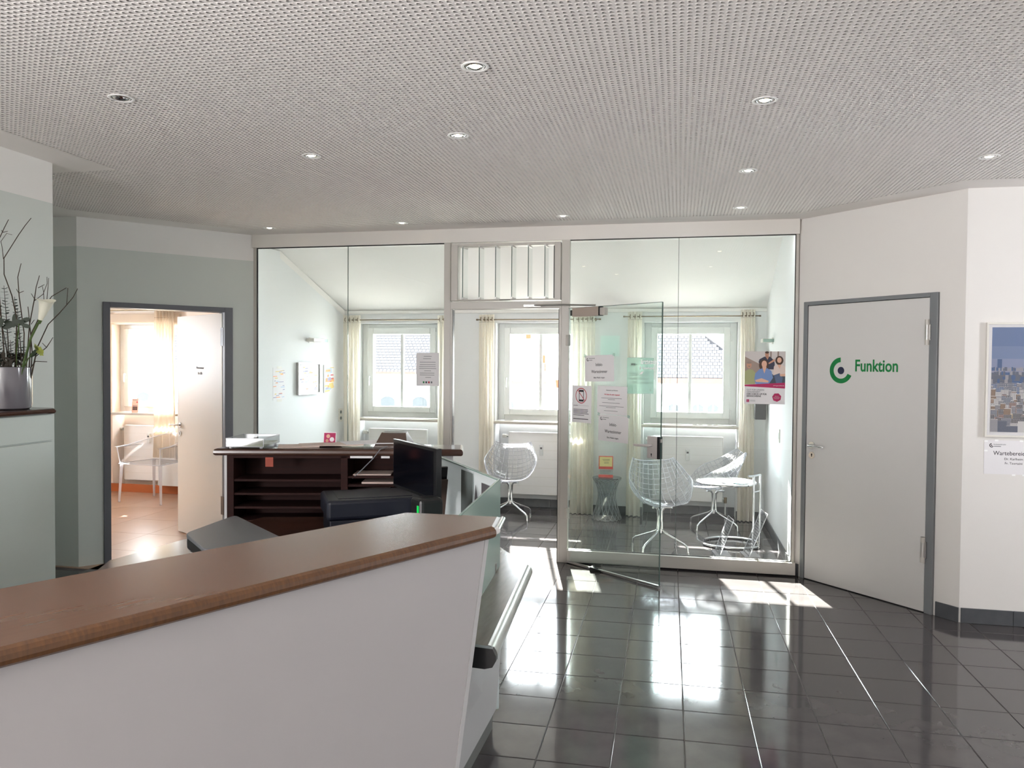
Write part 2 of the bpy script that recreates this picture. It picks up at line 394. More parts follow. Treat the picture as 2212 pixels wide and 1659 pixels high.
# side quads: right(7,0) top(1,2) left(3,4) bottom(5,6); corners: (0,1)->c11 (2,3)->c01 (4,5)->c00 (6,7)->c10
for (p, q, ca, cb) in ((7, 0, c10, c11), (1, 2, c11, c01), (3, 4, c01, c00), (5, 6, c00, c10)):
    quads.append(np.hstack([h_[p], h_[q], cb, ca]))
tris = []
for (p, q, c) in ((0, 1, c11), (2, 3, c01), (4, 5, c00), (6, 7, c10)):
    tris.append(np.hstack([h_[p], h_[q], c]))
for k in range(8): quads.append(np.hstack([h_[k], h_[(k+1) % 8], g_[(k+1) % 8], g_[k]]))
quads = np.concatenate(quads); tris = np.concatenate(tris)
me = bpy.data.meshes.new('ceiling')
me.vertices.add(len(V)); me.vertices.foreach_set('co', V.ravel())
nl = quads.size+tris.size; me.loops.add(nl); me.loops.foreach_set('vertex_index', np.concatenate([quads.ravel(), tris.ravel()]).astype(np.int32))
npoly = len(quads)+len(tris); me.polygons.add(npoly)
me.polygons.foreach_set('loop_start', np.concatenate([np.arange(len(quads))*4, quads.size+np.arange(len(tris))*3]).astype(np.int32))
me.update(calc_edges=True); me.materials.append(M_ceil)
ceiling = bpy.data.objects.new('ceiling', me); COL.objects.link(ceiling)
tag(ceiling, 'white suspended ceiling board perforated with rows of small round holes', 'ceiling', kind='structure')
q = MB(); q.box(-4.7, 4.4, -3.2, 6.3, CZ+0.0126, CZ+0.03); obj('acoustic_fleece', q, M_hole, ceiling)
# plain border band and the plain rest of the board behind the photographer
OUT = [(-4.75, 5.30), (-3.70, 6.39), (0.9, 6.39), (1.79, 5.44), (4.4, 5.44), (4.4, 1.3), (-3.6, 1.3), (-3.6, 3.75), (-4.75, 3.75)]
q = MB()
nO = len(OUT)
for k in range(nO):
    a0, a1 = OUT[k], OUT[(k+1) % nO]; b0, b1 = INNER[k], INNER[(k+1) % nO]
    q.face([(a0[0], a0[1], CZ-0.0015), (a1[0], a1[1], CZ-0.0015), (b1[0], b1[1], CZ-0.0015), (b0[0], b0[1], CZ-0.0015)])
obj('plain_border', q, M_ceil, ceiling)
q = MB(); q.box(-3.6, 4.4, -3.2, 1.56, CZ-0.001, CZ+0.01); obj('plain_board', q, M_ceil, ceiling)
q = MB(); q.box(-5.75, -4.70, 3.7, 5.5, CZ-0.001, CZ+0.01); obj('plain_board', q, M_ceil, ceiling)

# ------------------------------------------------------------------ hall walls
SPL = 2.515
DL0, DL1 = (-4.597, 5.285), (-3.69, 6.35)      # left door wall
Ld = math.dist(DL0, DL1)
wall('wall_left', DL0, DL1, +1, [M_grey, M_white], openings=[(0.185, 1.175, 0.0, 2.083)], split=SPL,
     label='grey green wall with white upper band around the open door')
wall('wall_left_recess', (-5.6, 5.285), DL0, +1, [M_grey, M_white], split=SPL, label='shaded grey wall strip in the recess beside the open door')
wall('wall_left_near', (-3.5, -3.2), (-3.5, 3.845), +1, [M_grey, M_white], split=SPL, label='grey green wall with white upper band behind the vase')
wall('wall_left_return', (-3.6, 3.845), (-5.6, 3.845), +1, [M_grey, M_white], split=SPL, label='return of the near grey wall into the recess')
wall('wall_left_end', (-5.6, 3.7), (-5.6, 5.3), +1, [M_grey, M_white], split=SPL, label='end wall of the recess')
DR0, DR1 = (0.89, 6.37), (1.762, 5.43)
wall('wall_right', DR0, DR1, +1, [M_rwall], openings=[(0.07, 1.115, 0.0, 2.108)], label='pale angled wall around the closed door')
wall('wall_right_far', (1.762, 5.43), (4.4, 5.43), +1, [M_rwall], label='pale pinkish wall carrying the city photograph')
wall('wall_right_side', (4.4, 5.43), (4.4, -3.2), +1, [M_rwall], openings=[(1.3, 1.9, 1.3, 2.3)], label='side wall of the hall outside the picture')
wall('wall_rear', (4.4, -3.2), (-3.5, -3.2), +1, [M_rwall], label='rear wall of the hall behind the photographer')
# skirting: each tile of it
def skirting(name, segs, label, h=0.095, th=0.01):
    root = thing(name, label, 'skirting', kind='structure')
    for (A, B, n) in segs:
        A = Vector(A); B = Vector(B); L = (B-A).length; ang = math.atan2(B.y-A.y, B.x-A.x); k = 0.0
        while k < L-0.005:
            e_ = min(k+n, L); q = MB(); q.box(k+0.001, e_-0.001, -th, -0.0002, 0.0005, h); obj('tile', q, M_skirt, root, loc=(A.x, A.y, 0), rz=ang, bevel=0.0015, seg=1); k = e_
    return root
dv = Vector(DR1)-Vector(DR0); dvn = dv.normalized()
p1 = Vector(DR0)+dvn*1.13; p2 = Vector(DR0)+dvn*0.05
skirting('baseboard_right', [(DR0, tuple(p2), 0.3), (tuple(p1), DR1, 0.3), ((1.77, 5.43), (4.3, 5.43), 0.3)], 'dark grey tile skirting under the pale right walls')

# ------------------------------------------------------------------ waiting room shell
LW0, LW1 = (-3.79, 8.5), (-4.06, 6.72)
wall('wall_waiting_left', LW1, LW0, +1, [M_mint], h=2.75, label='mint tinted left wall of the waiting room with pictures')
wall('wall_waiting_left_return', (-3.70, 6.40), LW1, +1, [M_mint], h=2.75, label='short return of the waiting room wall behind the glass')
wall('wall_waiting_right', (0.885, 8.72), (0.885, 6.37), +1, [M_mint], h=2.80, label='mint tinted right wall of the waiting room in the sun')
# window wall: faces at y=8.5 with niches at the windows
segs = [(-9.0, WIN_X[3]-0.485), (WIN_X[3]+0.485, WIN_X[0]-0.485), (WIN_X[0]+0.485, WIN_X[1]-0.485), (WIN_X[1]+0.485, WIN_X[2]-0.485), (WIN_X[2]+0.485, 1.4)]
M_cream_wall = mat('cream_wall_paint', (240, 228, 217), 0.85, bump=PLASTER)
for part_, m_, nm_, lb_ in ((0, M_cream_wall, 'wall_back_side', 'cream outer wall of the small room with its window niche'), (1, M_mint, 'wall_back', 'outer wall with window niches at the far side of the waiting room')):
    wb = MB()
    for k_, (x0, x1) in enumerate(segs):
        if k_ == 1:
            if part_ == 0: x1 = -3.95
            else: x0 = -3.95
        if (k_ == 0 and part_ == 1) or (k_ > 1 and part_ == 0): continue
        wb.box(x0, x1, 8.5, 8.95, 0, 2.6)
    for xc in (WIN_X[3:] if part_ == 0 else WIN_X[:3]):
        wb.box(xc-0.485, xc+0.485, 8.5, 8.95, 2.078, 2.6)
        wb.box(xc-0.485, xc+0.485, 8.72, 8.95, 0, 0.955)
    tag(obj(nm_, wb, m_), lb_, 'wall', kind='structure')
skirting('baseboard_back', [((-3.78, 8.5), (WIN_X[0]-0.485, 8.5), .3), ((WIN_X[0]-.485, 8.72), (WIN_X[0]+.485, 8.72), .3), ((WIN_X[0]+.485, 8.5), (WIN_X[1]-.485, 8.5), .3),
         ((WIN_X[1]-.485, 8.72), (WIN_X[1]+.485, 8.72), .3), ((WIN_X[1]+.485, 8.5), (WIN_X[2]-.485, 8.5), .3), ((WIN_X[2]-.485, 8.72), (WIN_X[2]+.485, 8.72), .3),
         ((WIN_X[2]+.485, 8.5), (.875, 8.5), .3), ((.885, 8.49), (.885, 6.42), .3)], 'dark tile skirting around the waiting room')
# ceiling of the waiting room: flat part then slope down to the windows
sb = MB()
def slz(y): return 2.222+0.447*(8.5-y)
sb.face([(-9, 7.3, slz(7.3)), (-9, 8.6, slz(8.6)), (1.4, 8.6, slz(8.6)), (1.4, 7.3, slz(7.3))])
sb.face([(-9, 6.44, slz(7.3)), (-9, 7.3, slz(7.3)), (1.4, 7.3, slz(7.3)), (1.4, 6.44, slz(7.3))])
sb.face([(-9, 5.0, slz(7.3)), (-9, 6.44, slz(7.3)), (-3.7, 6.44, slz(7.3)), (-4.9, 5.0, slz(7.3))])
tag(obj('ceiling', sb, M_white), 'smooth white sloping ceiling above the waiting room', 'ceiling', kind='structure')
tr = MB()
tr.box(-3.80, 0.885, 8.478, 8.4995, 2.185, 2.222)
tag(obj('trim_1', tr, M_white, bevel=0.006), 'thin white cornice where the sloping ceiling meets the window wall', 'trim', kind='structure')
tr = MB(); d_ = Vector((LW1[0]-LW0[0], LW1[1]-LW0[1])).normalized(); nn = Vector((-d_.y, d_.x))*-1
pts = [Vector(LW0)+d_*0.0, Vector(LW0)+d_*1.20]
quad = []
for p in pts:
    for dz in (-0.005, -0.075): quad.append((p.x+0.006, p.y, slz(p.y)+dz))
tr.face([quad[0], quad[1], quad[3], quad[2]])
tr.face([(x+0.006 if i < 0 else x-0.0059, y, z) for i, (x, y, z) in enumerate([quad[0], quad[1], quad[3], quad[2]])][::-1])
tag(obj('trim_2', tr, M_white), 'pale strip along the slope of the waiting room left wall', 'trim', kind='structure')

# side room walls
wall('wall_side_room_front', (-5.55, 5.40), (-8.0, 5.40), +1, [M_white], h=3.3, label='front wall of the small room')
wall('wall_side_room', (-7.9, 5.2), (-7.9, 8.5), +1, [M_white], h=2.75, openings=[(1.4, 2.1, 1.3, 2.1)], label='far left wall of the small room')  # unseen opening added so more sky light reaches the small room

# ------------------------------------------------------------------ windows
def window(idx, xc, label, handle=True):
    root = thing('window_%d' % idx, label, 'window', (xc, 8.66, 0), kind='structure')
    f = MB()     # fixed frame
    f.box(-.484, -.41, -.02, .05, 0.985, 2.076); f.box(.41, .484, -.02, .05, .985, 2.076)
    f.box(-.41, .41, -.02, .05, 2.02, 2.076); f.box(-.41, .41, -.02, .05, .985, 1.06)
    obj('frame', f, M_pvc, root, bevel=0.004)
    s = MB()     # sash
    s.box(-.415, -.345, -.045, .035, 1.05, 2.03); s.box(.345, .415, -.045, .035, 1.05, 2.03)
    s.box(-.345, .345, -.045, .035, 1.957, 2.03); s.box(-.345, .345, -.045, .035, 1.05, 1.118)
    sash = obj('sash', s, M_pvc, root, bevel=0.006)
    m_ = MB(); m_.box(-.0165, .0165, -.018, .022, 1.118, 1.957); obj('mullion', m_, M_pvc, root, bevel=0.003)
    g = MB(); g.box(-.345, .345, 0.0, .004, 1.118, 1.957); obj('pane', g, M_wglass, root)
    h = MB(); h.box(-.398, -.372, -.052, -.045, 1.40, 1.48); h.cyl((-.385, -.045, 1.46), (-.385, -.075, 1.46), .009, 10)
    h.tube([(-.385, -.075, 1.465), (-.385, -.082, 1.44), (-.385, -.078, 1.36)], [.011, .010, .009], 8)
    obj('handle', h, M_pvc, sash, smooth=True)
    for z in (1.10, 1.93):
        k = MB(); k.cyl((.425, -.05, z-.05), (.425, -.05, z+.05), .008, 10); obj('hinge', k, M_pvc, root, smooth=True)
    # the reveal's bright bead and the sill
    b_ = MB(); b_.box(-.50, .50, -.20, -.02, .957, .984); obj('window_sill', b_, M_sill, root, bevel=0.004)
    return root
window(1, WIN_X[0], 'white window left of the middle one, notice on glass before it')
window(2, WIN_X[1], 'white window seen through the open middle doorway')
window(3, WIN_X[2], 'white window behind the glass door leaf and poster')
window(4, WIN_X[3], 'white window of the small room behind the open door')

# ------------------------------------------------------------------ radiators
def radiator(xc, w_, label, valve=-1, meter=True, z0=.155, z1=.858):
    root = thing('radiator', label, 'radiator', (xc, 8.62, 0))
    b_ = MB(); b_.box(-w_/2, w_/2, 0, .055, z0, z1); obj('front_panel', b_, M_rad, root, bevel=0.008)
    for k in range(1, 7):
        z = z0+(z1-z0)*k/7; g = MB(); g.box(-w_/2+.01, w_/2-.01, -.0015, .001, z-.001, z+.001); obj('groove', g, M_wall_sock, root)
    for xa_ in (-w_/2-.006, w_/2): t = MB(); t.box(xa_, xa_+.006, .004, .055, z0+.01, z1-.004); obj('side_cover', t, M_rad, root)
    if meter:
        m_ = MB(); m_.box(-.02, .02, -.024, 0, .60, .72); mo = obj('heat_meter', m_, M_pvc, root, bevel=.004, loc=(.0, -.001, 0))
        d2 = MB(); d2.box(-.011, .011, -.0255, -.024, .675, .695); obj('display', d2, M_greydark, mo)
    v = MB(); sx = valve*(w_/2+.03)
    v.cyl((valve*w_/2, .03, z1-.05), (sx, .03, z1-.05), .012, 10)
    obj('valve', v, M_steel, root, smooth=True)
    k = MB(); k.cyl((sx, .03, z1-.05), (sx+valve*.05, .03, z1-.05), .022, 14); obj('thermostat_knob', k, M_wall_sock, root, smooth=True, bevel=.004)
    pp = MB(); px_ = w_/2+.035; pp.tube([(px_, .03, .19), (px_, .03, 0.0)], .009, 10); pp.cyl((w_/2, .03, .19), (px_, .03, .19), .010, 10)
    obj('pipe', pp, M_rad, root, smooth=True)
    q = MB(); q.cyl((px_, .03, .15), (px_, .03, .21), .017, 10); obj('lockshield', q, M_brass, root, smooth=True)
    return root
radiator(-3.19, .70, 'flat white radiator under the window behind the reception counter')
radiator(-1.49, .75, 'flat white radiator seen through the open doorway')
radiator(.105, .73, 'flat white radiator under the window behind the glass door leaf', z0=.157)
radiator(-6.46, .72, 'flat white radiator in the small room behind the clear armchair', z0=.126, z1=.818)

# ------------------------------------------------------------------ curtains and rods
def curtain(x0, x1, z0, z1, label, y=8.42, folds=4, m=M_cream, amp=.022, eyelets=True, flare=0.0, group='cream curtains at the windows', pleat=False):
    root = thing('curtain', label, 'curtain', ((x0+x1)/2, y, 0), group=group)
    W_ = x1-x0; n = folds*10; mrows = [z0, z0+.12] + [z0+(z1-z0)*k/8 for k in range(1, 8)] + [z1-.10, z1]
    mrows = sorted(set(mrows)); mb = MB(); idx = []
    for z in mrows:
        t = (z-z0)/(z1-z0); row = []
        wsc = 1+flare*(1-t)
        if pleat: wsc *= 1.0 if t > .93 else (0.82+0.18*(1-t/.93)) if t < .93 else 1
        for k in range(n+1):
            u = k/n; ph = 2*pi*folds*u + .5*sin(3*t+u*5)
            aa = amp*(0.7+0.5*(1-t)+0.2*sin(7*u))
            row.append(mb._v(((u-.5)*W_*wsc, aa*sin(ph)+.008*sin(2.3*ph+t*4), z)))
        idx.append(row)
    for j in range(len(mrows)-1):
        for k in range(n):
            mb.f.append([idx[j][k], idx[j][k+1], idx[j+1][k+1], idx[j+1][k]]); mb.m.append(0)
    obj('cloth', mb, m, root, smooth=True)
    hb = MB(); idx = []
    for z in (z1-.085, z1-.083):
        row = []
        for k in range(n+1):
            u = k/n; ph = 2*pi*folds*u + .5*sin(3+u*5); aa = amp*(0.7+0.2*sin(7*u))
            row.append(hb._v(((u-.5)*W_, aa*sin(ph)+.008*sin(2.3*ph+4)-.002, z)))
        idx.append(row)
    for k in range(n): hb.f.append([idx[0][k], idx[0][k+1], idx[1][k+1], idx[1][k]]); hb.m.append(0)
    obj('stitched_hem', hb, M_brass, root)
    if eyelets:
        for k in range(folds):
            u = (k+.5)/folds; x = (u-.5)*W_
            r_ = MB(); r_.tube([(x, .022*cos(a_), z1-.05+.022*sin(a_)) for a_ in np.linspace(0, 2*pi, 13)[:-1]], .004, 6, closed=True)
            obj('eyelet', r_, M_brass, root, smooth=True)
    return root
curtain(-3.775, -3.57, .03, 2.165, 'cream curtain in the corner beside the pictures', folds=4)
curtain(-2.645, -2.49, .03, 2.16, 'narrow cream curtain right of the window behind the notice', folds=3)
curtain(-2.165, -1.995, .02, 2.165, 'cream curtain left in the open doorway', folds=4)
curtain(-1.14, -0.885, .005, 2.155, 'cream curtain beside the doorway post behind the door sheets', folds=5)
curtain(-.535, -.385, .01, 2.185, 'cream curtain just left of the window behind the door leaf', folds=3)
curtain(.62, .765, .01, 2.20, 'cream curtain behind the health poster', folds=4, flare=.12)
def rod(x0, x1, z, label, y=8.42, parent=None):
    root = thing('curtain_rod', label, 'curtain rod', ((x0+x1)/2, y, z), group='thin curtain rods')
    L_ = (x1-x0)/2
    b_ = MB(); b_.cyl((-L_, 0, 0), (L_, 0, 0), .006, 10); obj('rod', b_, M_brass, root, smooth=True)
    for sx in (-1, 1):
        c = MB(); c.cyl((sx*L_, 0, 0), (sx*(L_+.02), 0, 0), .009, 10); obj('finial', c, M_brass, root, smooth=True)
        k = MB(); k.cyl((sx*(L_-.05), 0, 0), (sx*(L_-.05), 8.5-y, 0), .005, 8); k.cyl((sx*(L_-.05), 8.5-y-.006, 0), (sx*(L_-.05), 8.5-y, 0), .018, 12)
        obj('bracket', k, M_brass, root, smooth=True)
rod(-3.72, -2.50, 2.112, 'brass curtain rod over the window behind the notice')
rod(-2.18, -.84, 2.108, 'brass curtain rod across the open doorway view')
rod(-.565, .80, 2.135, 'brass curtain rod over the window behind the glass door leaf')

# ------------------------------------------------------------------ glazed partition
PY = 6.35
part = thing('glass_partition', 'floor to ceiling glazed partition in white frames with open doorway', 'glass wall', (0, PY, 0), kind='structure')
q = MB(); q.box(-3.70, .89, -.03, .05, 2.63, CZ+.03); obj('header_beam', q, M_gloss_white, part)
def bar(name, x0, x1, z0, z1, y0=-.03, y1=.03, m=M_alu, bev=.002):
    q = MB(); q.box(x0, x1, y0, y1, z0, z1); return obj(name, q, m, part, bevel=bev, seg=1)
bar('post', -1.932, -1.875, 0, 2.63); bar('post', -.937, -.872, 0, 2.63)
bar('door_jamb', -1.875, -1.855, 0, 2.10, -.028, .028); bar('door_jamb', -.957, -.937, 0, 2.10, -.028, .028)
bar('frame_gasket', -.960, -.957, 0, 2.07, -.031, .02, M_black, 0); bar('frame_gasket', -1.855, -1.852, 0, 2.07, -.031, .02, M_black, 0)
bar('transom', -1.875, -.937, 2.075, 2.135)
bar('edge_profile', -3.70, -3.668, .0, 2.63, -.01, .02); bar('edge_profile', .868, .89, .0, 2.63, -.01, .02)
bar('base_rail', -.872, .895, .012, .107, -.045, .03); bar('base_rail', -3.70, -1.932, .012, .107, -.045, .03)
bar('shadow_joint', -.872, .89, 0, .012, -.02, .02, M_rubber, 0); bar('shadow_joint', -3.70, -1.932, 0, .012, -.02, .02, M_rubber, 0)
bar('gasket', -.872, .868, .107, .111, -.008, .008, M_rubber, 0); bar('gasket', -.872, .868, 2.626, 2.63, -.008, .008, M_rubber, 0)
bar('gasket', -3.668, -1.932, 2.624, 2.63, -.008, .008, M_rubber, 0); bar('gasket', -3.668, -3.662, .107, 2.63, -.008, .008, M_rubber, 0)
bar('gasket', .863, .868, .107, 2.63, -.008, .008, M_rubber, 0)
for x0, x1 in ((-3.664, -2.807), (-2.803, -1.932), (-.872, -.012), (-.008, .866)):
    q = MB(); q.box(x0, x1, -.004, .004, .109, 2.628); obj('glass_pane', q, M_glass, part)
for x in (-2.805, -.010):
    q = MB(); q.box(x-.0018, x+.0018, -.0045, .0045, .109, 2.628); obj('glass_joint', q, M_glassline, part)
# louvre window over the doorway
lf_ = MB(); lf_.box(-1.868, -1.81, -.045, .045, 2.145, 2.615); lf_.box(-.995, -.945, -.045, .045, 2.145, 2.615)
lf_.box(-1.81, -.995, -.045, .045, 2.592, 2.615); lf_.box(-1.81, -.995, -.045, .045, 2.145, 2.155)
lou = obj('louvre_frame', lf_, M_alu, part, bevel=.003)
lf2 = MB(); lf2.box(-1.872, -.941, -.034, .03, 2.135, 2.63); 
bar('louvre_handle', -1.45, -1.36, 2.147, 2.151, -.055, -.045, M_black, 0)
bar('louvre_seal', -1.003, -.995, 2.16, 2.585, -.04, .04, M_black, 0)
for x in (-1.769, -1.628, -1.489, -1.353, -1.216, -1.079):
    q = MB(); q.T = Matrix.Translation((x+.012, 0, 0)) @ Matrix.Rotation(R(-4), 4, 'Z')
    q.box(-.003, .003, -.062, .062, 2.165, 2.584); bl = obj('louvre_blade', q, M_glass, lou)
    q = MB(); q.T = Matrix.Translation((x+.012, 0, 0)) @ Matrix.Rotation(R(-4), 4, 'Z')
    q.box(-.0034, .0034, -.064, -.0615, 2.165, 2.584); obj('blade_edge', q, M_glassline, lou)
    q = MB(); q.T = Matrix.Translation((x+.012, 0, 0)) @ Matrix.Rotation(R(-4), 4, 'Z')
    q.box(-.006, .006, -.066, .05, 2.156, 2.170); q.box(-.006, .006, -.066, .05, 2.58, 2.592); obj('blade_clip', q, M_steel, lou)

M_fit = mat('light_grey_fitting', (196, 190, 188), 0.3)
M_closer = mat('warm_grey_fitting', (170, 156, 146), 0.35)
# hinged glass door leaf standing open
LH = (-.897, 6.34); LA = R(-36.96)
leaf = thing('door_3', 'open frameless glass door leaf carrying paper sheets and lettering', 'door', (LH[0], LH[1], 0), LA, kind='structure')
q = MB(); q.box(.022, .972, -.004, .004, .018, 2.075); obj('glass_pane', q, M_doorglass, leaf)
q = MB(); q.box(.972, .976, -.005, .005, .018, 2.075); obj('glass_edge', q, M_glassline, leaf)
q = MB(); q.box(.022, .974, -.005, .005, 2.073, 2.0765); obj('glass_edge', q, M_glassline, leaf)
q = MB(); q.box(.0, .975, -.010, .010, .006, .020); obj('bottom_rail', q, M_steel, leaf)
for z0, z1 in ((1.772, 1.864), (.36, .45)):
    q = MB(); q.box(-.022, .034, -.018, .018, z0, z1); obj('hinge', q, M_alu, leaf, bevel=.005)
q = MB(); q.box(.862, .955, -.022, .020, .940, 1.103); lk = obj('lock_case', q, M_fit, leaf, bevel=.006)
q = MB(); q.box(.955, .972, -.020, .018, .940, 1.103); obj('lock_edge', q, M_black, lk)
q = MB(); q.box(.972, .980, -.012, .012, 1.06, 1.085); obj('latch_bolt', q, M_steel, lk)
q = MB(); q.tube([(.905, -.022, 1.037), (.905, -.062, 1.037), (.895, -.066, 1.037), (.80, -.066, 1.032), (.775, -.063, 1.034)], [.010, .010, .010, .009, .008], 10); obj('lever_handle', q, M_fit, lk, smooth=True)
q = MB(); q.cyl((.905, -.0225, .972), (.905, -.0235, .972), .006, 12); q.box(.902, .908, -.0235, -.0225, .955, .972); obj('keyhole', q, M_black, lk)
q = MB(); q.box(.115, .40, -.055, -.005, 2.0, 2.07); cl = obj('door_closer', q, M_closer, leaf, bevel=.004)
q = MB(); q.box(.40, .452, -.045, -.005, 2.004, 2.062); obj('closer_end_cap', q, M_alu, cl, bevel=.003)
q = MB(); q.box(.399, .404, -.056, -.004, 1.999, 2.071); obj('closer_seam', q, M_black, cl)
q = MB(); q.box(.085, .115, -.045, -.005, 2.01, 2.055); obj('closer_socket', q, M_black, cl)
q = MB(); q.T = Matrix.Rotation(-LA, 4, 'Z') @ Matrix.Translation((-LH[0], -LH[1], 0))
q.tube([(-.64, 6.13, 2.085), (-.90, 6.20, 2.095), (-1.16, 6.27, 2.098)], .007, 8); q.box(-1.24, -1.10, 6.262, 6.30, 2.088, 2.104)
obj('closer_arm', q, M_steel, leaf)
# rubber wedge under the leaf
wq = MB()
vv = [(0, -.024, 0), (.03, -.024, 0), (.105, -.006, 0), (.105, .006, 0), (.03, .024, 0), (0, .024, 0)]
vt = [(0, -.024, .036), (.03, -.024, .032), (.105, -.006, .004), (.105, .006, .004), (.03, .024, .032), (0, .024, .036)]
wq.face(vv[::-1]); wq.face(vt)
for k in range(6): wq.face([vv[k], vv[(k+1) % 6], vt[(k+1) % 6], vt[k]])
tag(obj('door_wedge', wq, M_rubber, loc=(-.655, 6.125, .0), rz=R(-22)), 'black rubber wedge under the open glass door leaf', 'doorstop')

# sheets on the glass door leaf
def sheet(name, label, cat, s0, s1, z0, z1, rot=0.0, m=M_paper, y=-.006, group=None, base=None, th=.0006):
    bx, by, an = base if base else (LH[0], LH[1], LA)
    cx_, cz_ = (s0+s1)/2, (z0+z1)/2
    o_ = thing(name, label, cat, (bx+cx_*cos(an)-y*sin(an), by+cx_*sin(an)+y*cos(an), cz_), group=group, rot=(0, R(rot), an))
    w2, h2 = (s1-s0)/2, (z1-z0)/2
    q_ = MB(); q_.box(-w2, w2, -th, 0, -h2, h2); obj('paper', q_, m, o_)
    return o_
def mini_logo(par, x, z, s, m=M_ink, y=-.0009):
    q_ = MB(); ring_sector(q_, x, z, s*.62, s, R(90), R(330), y, y+.0002, 0, 16); q_.disc((x+.05*s, y, z), s*.25, 12, 0, 12); obj('emblem', q_, m, par)
def lines(par, rows, m=M_inkgrey, y=-.0009):
    q_ = MB()
    for (x0, x1, z, t_) in rows: q_.face([(x0, y, z-t_), (x1, y, z-t_), (x1, y, z+t_), (x0, y, z+t_)])
    obj('small_print', q_, m, par)
TY = -.0010
def infekt(label, s0, s1, z0, z1, rot):
    o_ = sheet('sign_sheet', label, 'sign', s0, s1, z0, z1, rot, group='waiting room signs on the glass door')
    w2, h2 = (s1-s0)/2, (z1-z0)/2
    mini_logo(o_, -w2+.032, h2-.032, .013)
    text('small_lettering', 'ärztezentrum', .012, M_inkgrey, o_, (-w2+.042, TY, h2-.026)); lines(o_, [(-w2+.045, -w2+.08, h2-.038, .002)])
    text('lettering', 'Infekt-', .034, M_ink, o_, (0, TY, .018), align='CENTER', xs=.86)
    text('lettering', 'Wartezimmer', .034, M_ink, o_, (0, TY, -.036), align='CENTER', xs=.86)
    text('small_lettering', 'Bitte Maske tragen.', .017, M_ink, o_, (0, TY, -.078), align='CENTER', xs=.9)
    for sx in (-1, 1):
      q_ = MB(); q_.face([(sx*w2-.012, -.0012, h2-.008), (sx*w2+.012, -.0012, h2-.014), (sx*w2+.014, -.0012, h2+.008), (sx*w2-.010, -.0012, h2+.014)])
      obj('sticky_tape', q_, M_film, o_)
    return o_
infekt('white sign on the glass door, the upper of two reading Infekt-Wartezimmer', .217, .522, 1.49, 1.695, -1.5)
infekt('white sign on the glass door, the lower of two reading Infekt-Wartezimmer', .366, .670, 1.030, 1.234, 1.0)
o = sheet('notice_sheet', 'white notice on the glass door with a crossed out mobile phone', 'notice', .076, .290, 1.157, 1.452, 0.3)
q = MB(); ring_sector(q, -.005, .068, .056, .062, 0, 2*pi, -.0009, -.0007, 0, 33)
q.face([(-.045, -.00105, .110), (.036, -.00105, .024), (.040, -.00105, .028), (-.041, -.00105, .114)]); obj('prohibition_ring', q, M_red, o)
q = MB(); q.box(-.030, .022, -.0009, -.0006, .022, .114); ph = obj('phone_pictogram', q, M_ink, o)
q = MB(); q.box(-.024, .016, -.0010, -.0009, .037, .098); obj('phone_screen', q, M_paper, ph)
lines(o, [(-.09, -.04, -.012, .0012), (-.09, .08, -.010, .0004), (-.09, .07, -.042, .002), (-.09, .072, -.053, .002), (-.09, .065, -.064, .002), (-.09, .08, -.075, .002), (-.09, .03, -.088, .002), (-.09, .075, -.118, .0028)], M_ink)
o = sheet('notice_sheet', 'white notice on the glass door with a red heading between the two signs', 'notice', .352, .656, 1.238, 1.457, .4)
text('small_lettering', 'Patientinnen und Patienten', .011, M_ink, o, (0, TY, .073), align='CENTER')
text('red_heading', 'Wir haben Sie nicht vergessen!', .0125, M_red, o, (0, TY, .040), align='CENTER', label='red heading', bold=.0003)
lines(o, [(-.11, .10, .016, .0016), (-.04, .03, .006, .0016), (-.10, .08, -.020, .0016), (-.13, .12, -.046, .0016), (-.06, .04, -.056, .0016), (-.08, .06, -.082, .0016)], M_inkgrey)
# lettering on the leaf, cut off at its edge
text('white_lettering', 'ärztezen', .052, M_whitefilm, leaf, (.782, -.006, 1.628), label='white lettering', xs=.86, bold=.0006)
text('white_lettering', 'Kaiserinstraße', .026, M_whitefilm, leaf, (.800, -.006, 1.590), label='white lettering', xs=.8, bold=.0004)
q = MB(); q.face([(.775, -.006, 1.583), (.79, -.006, 1.598), (.775, -.006, 1.615)]); q.face([(.768, -.006, 1.548), (.80, -.006, 1.556), (.812, -.006, 1.575), (.788, -.006, 1.570)]); obj('white_emblem', q, M_whitefilm, leaf)
# sheets fixed to the partition panes
PB = (0, PY, 0)
sheet('blank_sheet', 'pale turquoise blank square sheet behind the upper sign', 'sheet', -.622, -.468, 1.69, 1.856, 0, M_turq, y=.012, base=PB)
o = sheet('film_sheet', 'translucent turquoise printed sheet behind the white door lettering', 'sheet', -.409, -.192, 1.389, 1.681, 0, M_film, y=.012, base=PB)
lines(o, [(-.08, .07, z, .0016) for z in (.03, .02, .01, -.0, -.02, -.03, -.05, -.06)], M_inkgrey); lines(o, [(-.075, -.04, .09, .008), (.075, .088, -.115, .006)], M_greymid)
q = MB()
for (x0, x1, z0, z1) in ((-.109, .109, .144, .147), (-.109, .109, -.147, -.144), (-.109, -.106, -.147, .147), (.106, .109, -.147, .147)): q.box(x0, x1, -.001, 0, z0, z1)
obj('sheet_border', q, M_whitefilm, o)
o = sheet('notice_sheet', 'grey white notice with coloured icons on the left glass panes', 'notice', -2.180, -1.978, 1.43, 1.711, 0, M_paper, y=-.008, base=PB)
lines(o, [(-.035, .035, .11, .0018), (-.04, .03, .09, .0018), (-.07, .07, .06, .0018), (-.07, .07, .04, .0018), (-.075, .07, .022, .0018), (-.075, .075, .006, .0018), (-.03, .03, -.012, .0018), (-.07, .06, -.032, .0018), (-.07, .06, -.048, .0018), (-.02, .03, -.068, .0018)], M_inkgrey)
